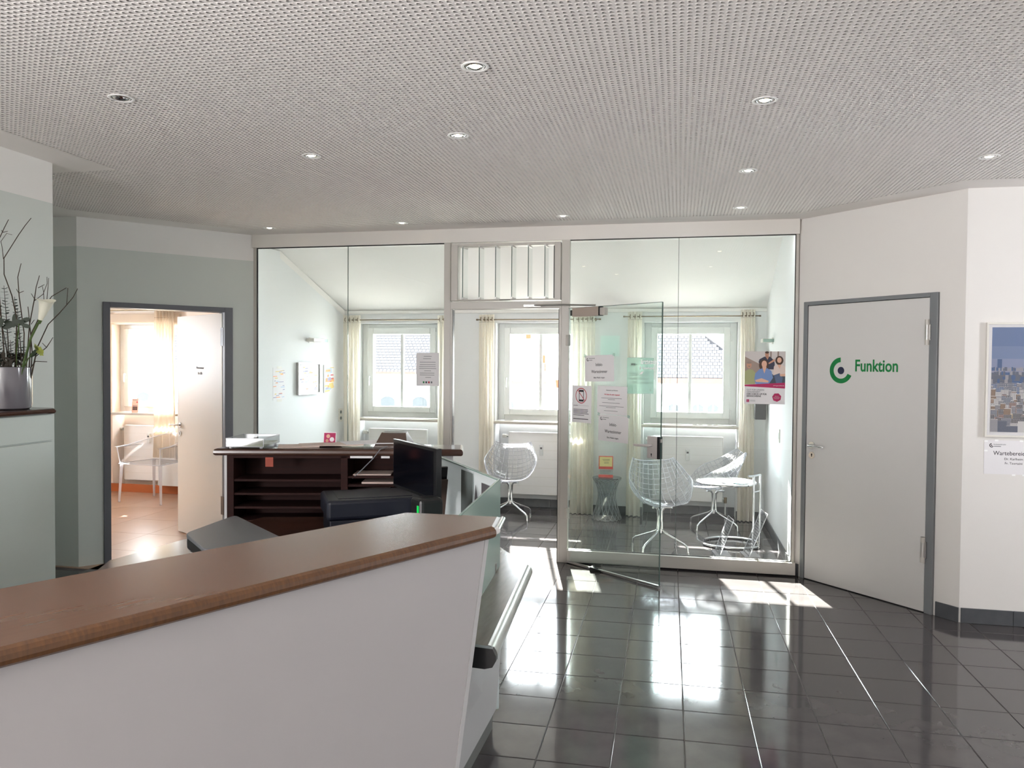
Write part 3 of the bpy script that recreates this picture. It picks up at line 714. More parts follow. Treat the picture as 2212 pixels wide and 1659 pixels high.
for x_, mm_ in ((-.035, M_logo), (-.012, M_logoblue), (.012, M_red), (.035, M_inkgrey)):
    q = MB(); q.box(x_-.007, x_+.007, -.0009, -.0006, -.118, -.102); obj('icon', q, mm_, o)

# health poster with four people
o = sheet('poster', 'health check poster with four people over a magenta band', 'poster', .503, .803, 1.325, 1.733, 0, M_paper, y=-.008, base=PB, th=.001)
Z = lambda v: .204-v*.408
Xp = lambda v: -.150+v*.300
def ell(mb, u, v, a_, b_, m, y): mb.disc((Xp(u), y, Z(v)), 1, 0, m, 18, sx=a_*.300, sz=b_*.408)
def pl(mb, pts_, m, y): mb.face([(Xp(u), y, Z(v)) for u, v in pts_], m)
skin = mat('print_skin', (196, 146, 122), .6); skin2 = mat('print_skin_light', (222, 176, 152), .6); hair1 = mat('print_brown_hair', (78, 56, 46), .6); hair2 = mat('print_grey_hair', (150, 132, 124), .6)
dress = [mat('print_green_shirt', (164, 168, 122), .6), mat('print_blue_shirt', (118, 146, 196), .6), mat('print_dark_shirt', (56, 58, 76), .6), mat('print_cream_blouse', (222, 204, 196), .6), mat('print_jeans', (88, 104, 136), .6), mat('print_sofa', (70, 78, 90), .6), mat('print_stair', (160, 142, 132), .6)]
pm = [M_poster_bg, skin, skin2, hair1, hair2] + dress + [M_magenta, M_paper]
q = MB(); y_ = -.0013
pl(q, [(0, 0), (1, 0), (1, .6), (0, .63)][::-1], 0, y_)
pl(q, [(0, .10), (.42, .26), (.42, .5), (0, .5)][::-1], 11, y_-.00005)
pl(q, [(.62, .0), (.66, .0), (.66, .3), (.62, .3)][::-1], 4, y_-.00006); pl(q, [(.80, 0), (.84, 0), (.84, .3), (.80, .3)][::-1], 4, y_-.00006)
pl(q, [(.30, .45), (1, .42), (1, .62), (.3, .62)][::-1], 10, y_-.0001)
# man at back in dark shirt
pl(q, [(.36, .15), (.48, .10), (.62, .10), (.72, .17), (.74, .24), (.72, .34), (.4, .34), (.34, .2)][::-1], 7, y_-.00015); ell(q, .545, .055, .05, .052, 1, y_-.0002); ell(q, .545, .02, .05, .022, 3, y_-.00022)
pl(q, [(.50, .09), (.60, .09), (.56, .16)][::-1], 1, y_-.0002); pl(q, [(.58, .22), (.73, .14), (.745, .18), (.6, .24)][::-1], 1, y_-.00021)
# woman at right
ell(q, .85, .17, .10, .085, 3, y_-.00016); pl(q, [(.72, .28), (.80, .25), (.92, .25), (1, .29), (1, .45), (.70, .45)][::-1], 8, y_-.0002); ell(q, .85, .165, .055, .052, 2, y_-.00025)
pl(q, [(.80, .25), (.90, .25), (.86, .33)][::-1], 2, y_-.00024); pl(q, [(.72, .45), (.86, .41), (.94, .50), (.92, .6), (.78, .6)][::-1], 9, y_-.00026); pl(q, [(.86, .43), (1, .42), (1, .47), (.88, .47)][::-1], 2, y_-.00028)
# man at left
pl(q, [(0, .38), (.10, .34), (.20, .35), (.28, .42), (.26, .62), (0, .63)][::-1], 5, y_-.0002); ell(q, .105, .26, .062, .062, 1, y_-.00025); ell(q, .105, .215, .06, .022, 4, y_-.00027); ell(q, .11, .285, .03, .012, 4, y_-.00028)
# woman in front
ell(q, .47, .26, .12, .11, 3, y_-.00028); pl(q, [(.26, .42), (.36, .34), (.44, .32), (.56, .32), (.66, .37), (.70, .5), (.60, .615), (.27, .62), (.24, .52)][::-1], 6, y_-.0003)
ell(q, .48, .24, .065, .065, 2, y_-.00035); pl(q, [(.43, .29), (.54, .29), (.485, .42)][::-1], 2, y_-.00034)
pl(q, [(.26, .545), (.42, .51), (.60, .56), (.58, .59), (.28, .58)][::-1], 2, y_-.00036)
# band and badge
pl(q, [(0, .635), (1, .59), (1, .70), (0, .665)][::-1], 12, y_-.0004)
q.face([(Xp(.80)+.034*cos(a_), y_-.0004, Z(.87)+.034*sin(a_)) for a_ in np.linspace(0, 2*pi, 8)[:-1]+.3], 12)
pl(q, [(.05, .915), (.12, .915), (.12, .965), (.05, .965)][::-1], 12, y_-.0004)
obj('printed_picture', q, pm, o)
text('small_lettering', 'www.gesundheit.de', .010, M_paper, o, (.142, -.0022, Z(.655)), align='RIGHT')
for k, (t_, m_) in enumerate((('GUT FÜR UNSERE', M_inkgrey), ('GESUNDHEIT:', M_inkgrey), ('DER CHECK-UP FÜR', M_ink), ('ERWACHSENE', M_ink))):
    text('lettering', t_, .0165, m_, o, (-.134, -.0018, Z(.745+.04*k)), bold=.0003 if k > 1 else 0)
for k, t_ in enumerate(('Alle zwei', 'Jahre kostenlos', 'untersuchen')): text('badge_lettering', t_, .0075, M_paper, o, (Xp(.80), -.0022, Z(.855+.022*k)), align='CENTER')
text('badge_lettering', 'check', .006, M_paper, o, (Xp(.085), -.0022, Z(.948)), align='CENTER'); lines(o, [(Xp(.14), Xp(.27), Z(.93), .0009), (Xp(.14), Xp(.27), Z(.945), .0009)], y=-.0016)

# ------------------------------------------------------------------ right door
DRA = math.atan2(dv.y, dv.x)
d1 = thing('door_1', 'closed pale grey door with green emblem and lettering Funktion', 'door', (DR0[0], DR0[1], 0), DRA, kind='structure')
# local: x along wall, room side is -y
S0, S1 = .075, 1.108
q = MB(); q.box(S0-.005, S0+.030, -.018, .10, 0, 2.108); q.box(S1-.048, S1+.005, -.018, .10, 0, 2.108); q.box(S0+.030, S1-.048, -.018, .10, 2.080, 2.108)
obj('steel_frame', q, M_doorframe, d1, bevel=.003)
q = MB(); q.box(S0+.034, S1-.052, -.012, .03, .006, 2.076); lv = obj('door_leaf', q, M_leaf, d1, bevel=.002)
q = MB(); q.box(S0+.03, S1-.048, .0, .02, 0, 2.08); obj('rebate', q, M_black, d1)
def lever(par, x, z, d, m=M_steel):
    q_ = MB(); q_.cyl((x, -.012, z), (x, -.020, z), .027, 20); r_ = obj('rosette', q_, m, par, smooth=True)
    q_ = MB(); q_.tube([(x, -.012, z), (x, -.055, z), (x+.02*d, -.062, z), (x+.115*d, -.062, z-.002), (x+.128*d, -.055, z-.003)], [.010, .010, .010, .009, .008], 10); obj('lever_handle', q_, m, par, smooth=True)
    q_ = MB(); q_.cyl((x, -.012, z-.075), (x, -.018, z-.075), .026, 20); e_ = obj('key_rosette', q_, m, par, smooth=True)
    q_ = MB(); q_.cyl((x, -.0185, z-.068), (x, -.019, z-.068), .006, 10); q_.box(x-.003, x+.003, -.019, -.0185, z-.085, z-.068); obj('keyhole', q_, M_black, e_)
lever(d1, S0+.088, 1.025, +1, M_chrome)
for z0, z1 in ((1.766, 1.932), (.335, .503)):
    q = MB(); q.cyl((S1-.055, -.030, z0), (S1-.055, -.030, z1), .012, 14); q.box(S1-.075, S1-.035, -.026, -.010, z0+.03, z1-.03)
    hg = obj('hinge', q, M_steel, d1, smooth=True)
    for z in (z0, z1-.035):
        c = MB(); c.cyl((S1-.055, -.030, z), (S1-.055, -.030, z+.035), .015, 14); obj('hinge_cap', c, M_alu, hg, smooth=True)
# emblem: open ring and dot
lc, lz = .400, 1.592
q = MB(); ring_sector(q, lc, lz, .060, .094, R(92), R(337), -.0135, -.012, 0, 40); obj('green_emblem', q, M_logo, lv)['label'] = 'green open ring emblem'
q = MB(); q.cyl((lc, -.012, lz-.001), (lc, -.0136, lz-.001), .027, 28); obj('blue_dot', q, M_logoblue, lv)['label'] = 'dark blue dot'
text('lettering', 'Funktion', .118, M_logo, lv, (.512, -.0135, 1.588), label='green lettering Funktion', xs=.80, bold=.0022, ext=.0005)

# ------------------------------------------------------------------ left door (open into the small room)
DLA = math.atan2(DL1[1]-DL0[1], DL1[0]-DL0[0])
d2 = thing('door_2', 'open cream door in a dark grey steel frame', 'door', (DL0[0], DL0[1], 0), DLA, kind='structure')
q = MB(); q.box(.180, .232, -.016, .135, 0, 2.092); q.box(1.165-.035, 1.222-.022, -.016, .135, 0, 2.092); q.box(.232, 1.13, -.016, .135, 2.050, 2.092)
obj('steel_frame', q, M_doorframe_dark, d2, bevel=.003)
ux = Vector((cos(DLA), sin(DLA))); uy = Vector((-sin(DLA), cos(DLA)))
hingeP = Vector((-3.905, 6.175)); free = Vector((-4.655, 6.618)); la2 = math.atan2(free.y-hingeP.y, free.x-hingeP.x)-DLA; Ll = (free-hingeP).length
hl = Vector(((hingeP-Vector(DL0)).dot(ux), (hingeP-Vector(DL0)).dot(uy)))
q = MB(); q.T = Matrix.Translation((hl.x, hl.y, 0)) @ Matrix.Rotation(la2, 4, 'Z')
q.box(0, Ll, -.04, 0, .008, 2.045); lv2 = obj('door_leaf', q, M_leaf2, d2, bevel=.002)
def leafbox(name, mb, m, par=lv2, **k):
    return obj(name, mb, m, par, **k)
TT = Matrix.Translation((hl.x, hl.y, 0)) @ Matrix.Rotation(la2, 4, 'Z')
q = MB(); q.T = TT; x = Ll-.055; q.cyl((x, 0, 1.022), (x, .008, 1.022), .026, 20); leafbox('rosette', q, M_chrome, smooth=True)
q = MB(); q.T = TT; q.tube([(x, 0, 1.022), (x, .045, 1.022), (x+.01, .055, 1.022), (x+.10, .058, 1.020)], [.009, .009, .009, .008], 10); leafbox('lever_handle', q, M_chrome, smooth=True)
q = MB(); q.T = TT; q.cyl((x, 0, .94), (x, .007, .94), .026, 20); leafbox('key_rosette', q, M_chrome, smooth=True)
q = MB(); q.T = TT; q.cyl((x, .007, .946), (x, .0078, .946), .006, 10); q.box(x-.003, x+.003, .007, .0078, .928, .946); leafbox('keyhole', q, M_black)
q = MB(); q.T = TT; q.box(-.03, .02, -.045, .004, 1.76, 1.92); leafbox('hinge', q, M_black, d2)
q = MB(); q.T = TT; q.box(-.03, .02, -.045, .004, .28, .44); leafbox('hinge', q, M_black, d2)
for t_, z, s_ in (('Wartezimmer', 1.555, .042), ('Dr. Kilb', 1.505, .042)):
    tx = text('lettering', t_, s_, M_inkgrey, lv2, (0, 0, 0), align='CENTER', xs=.8)
    tx.matrix_local = TT @ Matrix.Translation((Ll*.47, .001, z)) @ Matrix.Rotation(pi, 4, 'Z') @ Matrix.Rotation(pi/2, 4, 'X') @ Matrix.Diagonal((.62, .8, 1, 1))

# ------------------------------------------------------------------ reception desk
CT = 1.117
desk = thing('reception_desk', 'white reception desk with brown wooden worktop and metal side ledge', 'desk', (0, 0, 0))
def off(poly, d):   # shrink helper for convex ccw polygon
    out = []; n = len(poly)
    for i in range(n):
        p0, p1, p2 = Vector(poly[i-1]), Vector(poly[i]), Vector(poly[(i+1) % n])
        n1 = Vector((-(p1-p0).y, (p1-p0).x)).normalized(); n2 = Vector((-(p2-p1).y, (p2-p1).x)).normalized()
        b_ = (n1+n2); k_ = d/max(.2, (1+n1.dot(n2))); out.append(tuple(p1+b_*k_))
    return out
E_ = (-.545, 2.350); D_ = (-.566, 2.522); C_ = (-.902, 2.516); B0 = (-1.148, 1.137)
dBE = Vector((E_[0]-B0[0], E_[1]-B0[1])).normalized()
B_ = tuple(Vector(B0)-dBE*1.5); dAC = Vector((-.902+1.469, 2.516-1.455)).normalized(); A_ = tuple(Vector((-1.469, 1.455))-dAC*1.5)
TOP = [B_, E_, D_, C_, A_]
def worktop(poly, z1, th, mats, parent, name='worktop'):
    mb = MB(); n = len(poly)
    prof = [(0.010, 0.0), (0.002, .006), (0.0, .014), (0.001, th-.012), (.006, th-.004), (.016, th)]
    rings = []
    for (ins, z) in prof:
        rings.append([mb._v((x_, y_, z1-th+z)) for x_, y_ in off(poly, ins)])
    for j in range(len(prof)-1):
        for k in range(n):
            mb.f.append([rings[j][k], rings[j][(k+1) % n], rings[j+1][(k+1) % n], rings[j+1][k]]); mb.m.append(1)
    mb.f.append(rings[0][::-1]); mb.m.append(0); mb.f.append(rings[-1]); mb.m.append(0)
    return obj(name, mb, mats, parent)
# textures follow the long side: own rotation
wt = worktop([((x_*dBE.x+y_*dBE.y), (-x_*dBE.y+y_*dBE.x)) for x_, y_ in TOP], CT, .036, [M_wood, M_wood_edge], desk)
wt.rotation_euler = (0, 0, math.atan2(dBE.y, dBE.x))
q = MB(); q.T = None
a_, b_ = Vector(E_), Vector(D_); n_ = Vector(((b_-a_).y, -(b_-a_).x)).normalized()
q.tube([(a_.x+n_.x*.001, a_.y+n_.y*.001, CT-.012), (b_.x+n_.x*.001, b_.y+n_.y*.001, CT-.012)], .011, 12); obj('chrome_edge', q, M_chrome, desk, smooth=True)['label'] = 'chrome edge strip at the worktop corner'
# front panel: quadrilateral, its right edge raked
nB = Vector((-dBE.y, dBE.x))           # towards the inside of the desk
def fp(s_, t_, z): p = Vector(B0)+dBE*s_+nB*t_; return (p.x, p.y, z)
Lf = (Vector(E_)-Vector(B0)).length
def slab(parent, name, s0t, s1t, s0b, s1b, zb, zt, t0, t1, m):
    q_ = MB()
    v_ = [fp(s0b, t0, zb), fp(s1b, t0, zb), fp(s1b, t1, zb), fp(s0b, t1, zb), fp(s0t, t0, zt), fp(s1t, t0, zt), fp(s1t, t1, zt), fp(s0t, t1, zt)]
    for f_ in ((0, 3, 2, 1), (4, 5, 6, 7), (0, 1, 5, 4), (1, 2, 6, 5), (2, 3, 7, 6), (3, 0, 4, 7)): q_.face([v_[k] for k in f_])
    return obj(name, q_, m, parent)
slab(desk, 'front_panel', -1.45, Lf-.030, -1.45, Lf-.24, .02, CT-.036, .022, .040, M_panel)
slab(desk, 'end_strip', Lf-.029, Lf-.012, Lf-.239, Lf-.222, .02, CT-.036, .020, .10, M_deskgrey)
slab(desk, 'inner_panel', -1.45, Lf-.05, -1.45, Lf-.26, .02, CT-.036, .30, .32, M_wood_dark)
# side body under the ledge, raked inwards towards the floor
V_ = (-.757, 3.335); N_ = (-.685, 2.43)
q = MB()
def quadv(a4): q.face(a4)
tp = [(-.672, 2.42), (-.722, 3.31)]; bt = [(-.775, 2.55), (-.768, 3.33)]
v_ = [(bt[0][0], bt[0][1], .10), (bt[1][0], bt[1][1], .10), (tp[1][0], tp[1][1], .69), (tp[0][0], tp[0][1], .69)]
q.face(v_); q.face([(x_-.02, y_, z_) for x_, y_, z_ in v_][::-1])
for k in range(4): q.face([v_[k], v_[(k+1) % 4], (v_[(k+1) % 4][0]-.02, v_[(k+1) % 4][1], v_[(k+1) % 4][2]), (v_[k][0]-.02, v_[k][1], v_[k][2])][::-1])
obj('side_panel', q, M_deskgrey, desk)
q = MB(); q.prism([(-.80, 2.5), (-.79, 3.35), (-.81, 3.35), (-.82, 2.5)], .0, .10); obj('plinth', q, M_plinth, desk)
# green back-painted glass between ledge and upper edge
def vslab(A2, B2, th, z0, z1, name, m, par=desk, bev=0):
    A2 = Vector(A2); B2 = Vector(B2); q_ = MB(); L_ = (B2-A2).length; q_.box(0, L_, 0, th, z0, z1)
    return obj(name, q_, m, par, loc=(A2.x, A2.y, 0), rz=math.atan2(B2.y-A2.y, B2.x-A2.x), bevel=bev)
vslab((-.700, 2.50), V_, .008, .735, CT, 'glass_panel', M_glassgreen)
vslab((-.700, 2.50), V_, .0085, CT-.0005, CT+.002, 'glass_edge', M_glassedge)
q = MB(); q.box(-.764, -.748, 3.20, 3.24, .735, .775); obj('glass_clamp', q, M_steel, desk, bevel=.002)
W_ = (-1.44, 4.345)
M_frost = cloth('frosted_white_panel', (236, 240, 240), 0.6)
vslab(V_, W_, .012, .10, CT-.004, 'rear_panel', M_frost)
vslab(V_, W_, .019, CT-.004, CT, 'panel_edge', M_glassedge)
dVW = (Vector(W_)-Vector(V_)).normalized(); nVW = Vector((-dVW.y, dVW.x))   # inwards
# ledge
o1 = (-.545, 2.345); o2 = (-.622, 3.40); o3 = tuple(Vector(o2)+dVW*.95)
o1 = (-.575, 2.35); o2 = (-.652, 3.385)
led = [(-.690, 2.375), o1, o2, o3, tuple(Vector(o3)+nVW*.14), (-.757, 3.335)]
q = MB(); q.prism(led, .700, .735); lg = obj('side_ledge', q, M_ledge, desk)['label'] = 'dark brown ledge with metal edge'
lg = bpy.data.objects['side_ledge']
q = MB(); q.tube([(o1[0]-.002, o1[1]+.028, .7035), (o2[0], o2[1], .7035)], .0315, 20); obj('rolled_edge', q, M_steel, lg, smooth=True)
q = MB()
cap = [(0, -.066), (.06, -.066), (.086, -.058), (.098, -.036), (.098, -.022), (.086, .0), (0, .0)]
cap = [(x_, z_+.7365) for x_, z_ in cap]
fr_ = [(-.640+x_, 2.352+(-.1)*x_, z_) for x_, z_ in cap]; bk = [(x_, y_+.022, z_) for x_, y_, z_ in fr_]
q.face(fr_); q.face(bk[::-1])
for k in range(7): q.face([fr_[k], bk[k], bk[(k+1) % 7], fr_[(k+1) % 7]])
obj('end_cap', q, M_black, lg)
# inner desk surface
q = MB(); q.prism([(-1.75, 1.35), (-.98, 2.5), (-.80, 2.62), (-.80, 3.28), (-1.46, 4.26), (-2.3, 4.05), (-2.45, 3.0)], .70, .74)
obj('inner_desk_top', q, M_wood_darktop, desk)
# sheets fixed inside the rear panel
def on_rear(s0, s1, z0, z1, m, name, label, y=.021):
    p_ = Vector(V_)+dVW*((s0+s1)/2)+nVW*y
    o_ = thing(name, label, 'sheet', (p_.x, p_.y, (z0+z1)/2), math.atan2(dVW.y, dVW.x))
    q_ = MB(); q_.box(-(s1-s0)/2, (s1-s0)/2, 0, .001, -(z1-z0)/2, (z1-z0)/2); obj('paper', q_, m, o_); return o_
on_rear(.31, .48, .80, 1.10, M_greymid, 'notice_sheet', 'tall grey sheet inside the desk rear panel beside the document stand')
on_rear(.045, .185, .92, 1.075, M_greydark, 'notice_sheet', 'dark grey sheet inside the desk rear panel nearest the green glass')
p_ = Vector(V_)+dVW*.235+nVW*.021  # dark triangle put in for a shadow showing on the panel
o = thing('shadow_triangle', 'dark triangle standing in for a shadow on the desk rear panel', 'card', (p_.x, p_.y, .98), math.atan2(dVW.y, dVW.x))
q = MB(); q.face([(-.04, .001, -.10), (.06, .001, -.10), (.03, .001, .075)][::-1]); q.face([(-.04, 0, -.10), (.06, 0, -.10), (.03, 0, .075)]); obj('paper', q, M_greydark, o)

# ------------------------------------------------------------------ sorting counter at the back of the desk
SA, SB = Vector((-2.638, 4.077)), Vector((-1.232, 4.427)); sang = math.atan2(SB.y-SA.y, SB.x-SA.x); SL = (SB-SA).length
srt = thing('sorting_cabinet', 'dark mahogany sorting shelf unit under a long brown counter top', 'cabinet', (SA.x, SA.y, 0), sang)
w2 = worktop([(0, 0), (SL, 0), (SL-.005, .28), (.02, .30)], CT, .040, [M_wood_darktop, M_wood_darktop], srt)
q = MB(); q.box(.055, .075, .03, .27, 0, CT-.04); obj('side_panel', q, M_deskgrey, srt)
q = MB(); q.box(1.37, 1.39, .03, .27, 0, CT-.04); obj('side_panel', q, M_deskgrey, srt)
q = MB(); q.box(1.26, 1.37, .035, .045, 0, CT-.04); obj('filler_panel', q, M_deskgrey, srt)
q = MB(); q.box(.075, 1.37, .25, .268, 0, CT-.04); obj('back_panel', q, M_wood_dark, srt)
for x0, x1 in ((.075, .115), (.735, .775), (1.22, 1.26)):
    q = MB(); q.box(x0, x1, .012, .25, .0, CT-.04); obj('upright', q, M_wood_dark, srt, bevel=.002)
q = MB(); q.box(.115, 1.22, .012, .035, CT-.055, CT-.04); obj('top_rail', q, M_wood_dark, srt)
for z in (.93, .85, .77, .69, .61, .53, .45, .37, .25, .12):
    q = MB(); q.box(.115, .735, .02, .25, z-.006, z+.006); obj('shelf', q, M_wood_dark, srt)
for z in (.95, .90, .84, .78, .72, .64, .56, .45, .30):
    q = MB(); q.box(.775, 1.22, .02, .25, z-.006, z+.006); obj('shelf', q, M_wood_dark, srt)
q = MB(); q.box(.30, .345, .004, .010, CT-.105, CT-.05); obj('tag', q, mat('orange_brown_card', (150, 60, 36), .6), srt)['label'] = 'orange brown hanging tag'
for x0, x1 in ((.79, .92), (.97, 1.02), (1.05, 1.10)):
    q = MB(); q.box(x0, x1, .008, .0118, CT-.054, CT-.042); obj('label_strip', q, M_paper, srt)
for k, (x0, x1, z) in enumerate(((.80, 1.02, .956), (.85, 1.10, .906), (.78, 1.0, .846))):
    q = MB(); q.box(x0, x1, .05, .22, z, z+.006+.004*k)
    o_ = tag(obj('paper_sheet', q, M_manila, loc=(SA.x, SA.y, 0.0005), rz=sang), ('flat papers on the upper right shelf of the sorting cabinet', 'flat papers on the second right shelf of the sorting cabinet', 'flat papers on the third right shelf of the sorting cabinet')[k], 'paper', 'papers in the sorting cabinet')
def SW(s_, t_, z): p = SA+Vector((cos(sang), sin(sang)))*s_+Vector((-sin(sang), cos(sang)))*t_; return (p.x, p.y, z)
# letter tray
tray = thing('letter_tray', 'clear acrylic letter tray holding green papers on the back counter', 'tray', SW(.075, .0, CT+.0005), sang-R(4))
for (x0, x1, y0, y1) in ((0, .22, 0, .003), (0, .003, .003, .28), (.217, .22, .003, .28), (0, .22, .28, .283)):
    q = MB(); q.box(x0, x1, y0, y1, .012, .060); obj('side_wall', q, M_acryl, tray)
q = MB(); q.box(0, .22, 0, .28, .010, .012); obj('tray_floor', q, M_acryl, tray)
for (x_, y_) in ((.02, .02), (.20, .02), (.02, .26), (.20, .26)):
    q = MB(); q.cyl((x_, y_, 0), (x_, y_, .010), .008, 10); obj('foot', q, M_acryl2, tray)
q = MB()
for (a2, b2) in (((0, 0, .060), (.22, 0, .060)), ((0, 0, .060), (0, .28, .060)), ((.22, 0, .060), (.22, .28, .060)), ((0, .28, .060), (.22, .28, .060)), ((.22, 0, .012), (.22, 0, .060)), ((0, 0, .012), (0, 0, .060)), ((0, 0, .012), (.22, 0, .012))): q.cyl(a2, b2, .0018, 6)
obj('rim', q, M_acryl2, tray)
gp = mat('pale_green_paper', (150, 156, 118), .6)
q = MB(); q.box(.008, .212, .01, .27, .0125, .024)
tag(obj('paper_stack', q, gp, loc=tray.location, rz=tray.rotation_euler.z), 'green papers lying in the clear letter tray', 'paper')
fold = [(.36, .04, 12, .012, 'pinkish folder lying next to the letter trays'), (.50, .06, 20, .018, 'pinkish folder with brown corner lying mid counter'), (.62, .04, 8, .010, 'cream folder lying fanned mid counter'),
        (.76, .06, 24, .014, 'white folder with blue pen clip on the back counter'), (.88, .03, 14, .008, 'pale paper sheet lying near the card terminal')]
for k, (s_, t_, a_, hh, lb) in enumerate(fold):
    f_ = thing('folder', lb, 'folder', SW(s_, t_, CT+.001+.0062*k), sang+R(a_), group='folders on the back counter')
    # each folder leans a little on the next
    q = MB(); v_ = [(0, 0, 0), (.24, 0, 0), (.24, .17, 0), (0, .17, 0), (0, 0, .002), (.24, 0, .0055), (.24, .17, .0058), (0, .17, .003)]
    for fa in ((0, 3, 2, 1), (4, 5, 6, 7), (0, 1, 5, 4), (1, 2, 6, 5), (2, 3, 7, 6), (3, 0, 4, 7)): q.face([v_[i_] for i_ in fa])
    obj('cover', q, M_manila if k in (0, 1, 2) else M_paper, f_)
    if k in (1, 3):
        q = MB(); q.box(.16, .235, .005, .012, 0.0058, .0085); obj('clip', q, M_logoblue if k == 3 else M_brownplastic, f_)
# small photo card standing on the counter
o = thing('photo_card', 'small colourful photo card standing at the back edge of the counter', 'card', SW(.62, .26, CT+.001), sang+R(-6), rot=(R(-10), 0, sang+R(-6)))
q = MB(); q.box(-.04, .04, 0, .002, 0, .075); obj('card', q, M_paper, o)
q = MB(); q.face([(-.036, -.0006, .004), (.036, -.0006, .004), (.036, -.0006, .07), (-.036, -.0006, .07)], 0); q.disc((-.01, -.0008, .05), .012, 0, 1); q.disc((.014, -.0008, .03), .014, 0, 2); q.disc((-.016, -.0008, .022), .010, 0, 3); obj('printed_picture', q, [M_magenta, skin2, M_paper, skin], o)
# card terminal
ct = thing('card_terminal', 'brown wedge shaped card terminal on the back counter behind the monitor', 'terminal', SW(1.02, .06, CT+.001), sang-R(10))
q = MB()
ft = [(-.11, 0, 0), (.11, 0, 0), (.10, .0, .012), (.075, .06, .085), (-.075, .06, .085), (-.10, 0, .012)]
bk_ = [(-.11, .17, 0), (.11, .17, 0), (.10, .17, .012), (.07, .11, .09), (-.07, .11, .09), (-.10, .17, .012)]
q.face(ft[:1]+ft[1:]); q.face(bk_[::-1])
for k in range(6): q.face([ft[k], bk_[k], bk_[(k+1) % 6], ft[(k+1) % 6]][::-1])
obj('housing', q, M_brownplastic, ct, bevel=.003)
q = MB(); q.box(-.045, .045, .058, .062, .068, .084); obj('display', q, M_black, ct)
cb = MB(); cb.tube([SW(1.0, .05, CT+.012), SW(.97, -.02, CT+.004), SW(.93, -.03, CT-.05), SW(.86, .0, CT-.12), SW(.80, .03, CT-.175)], .003, 8)
tag(obj('cable', cb, M_inkgrey, smooth=True), 'grey cable hanging from the card terminal down to a shelf', 'cable')

# monitor, computer, printers, document stand
mA, mB_ = Vector((-1.459, 3.88)), Vector((-1.097, 3.478)); mang = math.atan2(mB_.y-mA.y, mB_.x-mA.x); mL = (mB_-mA).length
mon = thing('monitor', 'black flat monitor turned sideways on the reception desk', 'monitor', (mA.x, mA.y, .741), mang)
q = MB(); q.box(0, mL, 0, .03, .235, .482); hs = obj('housing', q, M_black, mon, bevel=.004)
q = MB(); q.box(.012, mL-.03, -.0012, 0, .25, .468); obj('screen', q, M_screen, mon)
q = MB(); q.cyl((mL/2, .05, .01), (mL/2, .05, .38), .016, 12); q.box(mL/2-.03, mL/2+.03, .028, .05, .30, .38); obj('neck', q, M_black, mon)
q = MB(); q.lathe([(0.001, .012), (.105, .010), (.11, .004), (.11, 0)], 24, c=(mL/2, .05)); obj('foot', q, M_black, mon, smooth=True)
q = MB(); q.box(.0, mL, .0, .012, .482, .4835); obj('bright_top_edge', q, M_steel, mon)
pc = thing('computer', 'small black computer with a green light strip beside the monitor', 'computer', (-1.10, 3.25, .741), R(-45))
q = MB(); q.box(-.10, .005, 0, .12, 0, .285); obj('case', q, M_black, pc, bevel=.02, seg=3)
q = MB(); q.box(-.02, -.008, -.003, .001, .13, .255); obj('light_strip', q, M_green_led, pc)
q = MB(); q.cyl((-.012, -.005, .165), (-.012, -.003, .165), .004, 10); obj('power_light', q, mat('white_light', (240, 255, 245), .4, emit=((220, 255, 235), 2)), pc)
pr = thing('printer', 'large black desktop printer beneath the monitor', 'printer', (-1.70, 3.60, .741), R(31))
q = MB(); q.box(0, .50, 0, .36, .09, .19); obj('upper_body', q, M_navy, pr, bevel=.018, seg=3)
q = MB(); q.box(.015, .48, .015, .34, 0, .088); obj('paper_drawer', q, M_navy, pr, bevel=.006)
q = MB(); q.box(.06, .44, .05, .30, .1902, .193); obj('lid', q, M_navy, pr, bevel=.001)
ds = thing('document_stand', 'brown and black leaning document stand between monitor and rear panel', 'file stand', (-1.235, 3.775, .741), math.atan2(dVW.y, dVW.x)+pi)
for k, (m_, hh, dx) in enumerate(((M_black, .385, 0), (M_brownplastic, .32, .022))):
    q = MB(); q.T = Matrix.Translation((dx, .03, 0)) @ Matrix.Rotation(R(16), 4, 'Y'); q.box(0, .012, -.05, .04, 0.02, hh); obj('folder_plate', q, m_, ds)
q = MB(); q.box(-.02, .07, -.05, .05, 0, .03); obj('base', q, M_black, ds)

# high swivel stool with grey seat inside the desk
st = thing('swivel_stool', 'grey upholstered seat with black shell behind the reception desk', 'chair', (-1.985, 3.20, 0), 0)
def rquad(pts_, r=.06, n=5):
    out = []; N = len(pts_)
    for i in range(N):
        p0, p1, p2 = Vector(pts_[i-1]), Vector(pts_[i]), Vector(pts_[(i+1) % N]); a2 = (p0-p1).normalized(); c2 = (p2-p1).normalized()
        for k in range(n+1):
            t = k/n; q0 = p1+a2*r*(1-t)**2+c2*r*t**2; out.append(tuple(q0))
    return out
seatp = [(-.169, -.079), (.082, -.326), (.30, -.05), (-.188, .349)]
seatp = [(-.172, -.085), (.10, -.345), (.36, -.12), (-.188, .349)]
q = MB(); q.prism(rquad(seatp, .05), .835, .852); obj('seat_pad', q, M_greypad, st, bevel=.008, seg=3)
q = MB(); q.prism(rquad([(x_*.99, y_*.99) for x_, y_ in seatp], .05), .79, .834); obj('seat_shell', q, M_black, st, bevel=.006)
q = MB(); q.tube([(.0, 0, .79), (.0, 0, .08)], .025, 14); obj('column', q, M_chrome, st, smooth=True)
q = MB(); q.box(-.10, .10, -.16, .10, .755, .789); obj('mechanism', q, M_chrome, st, bevel=.005)
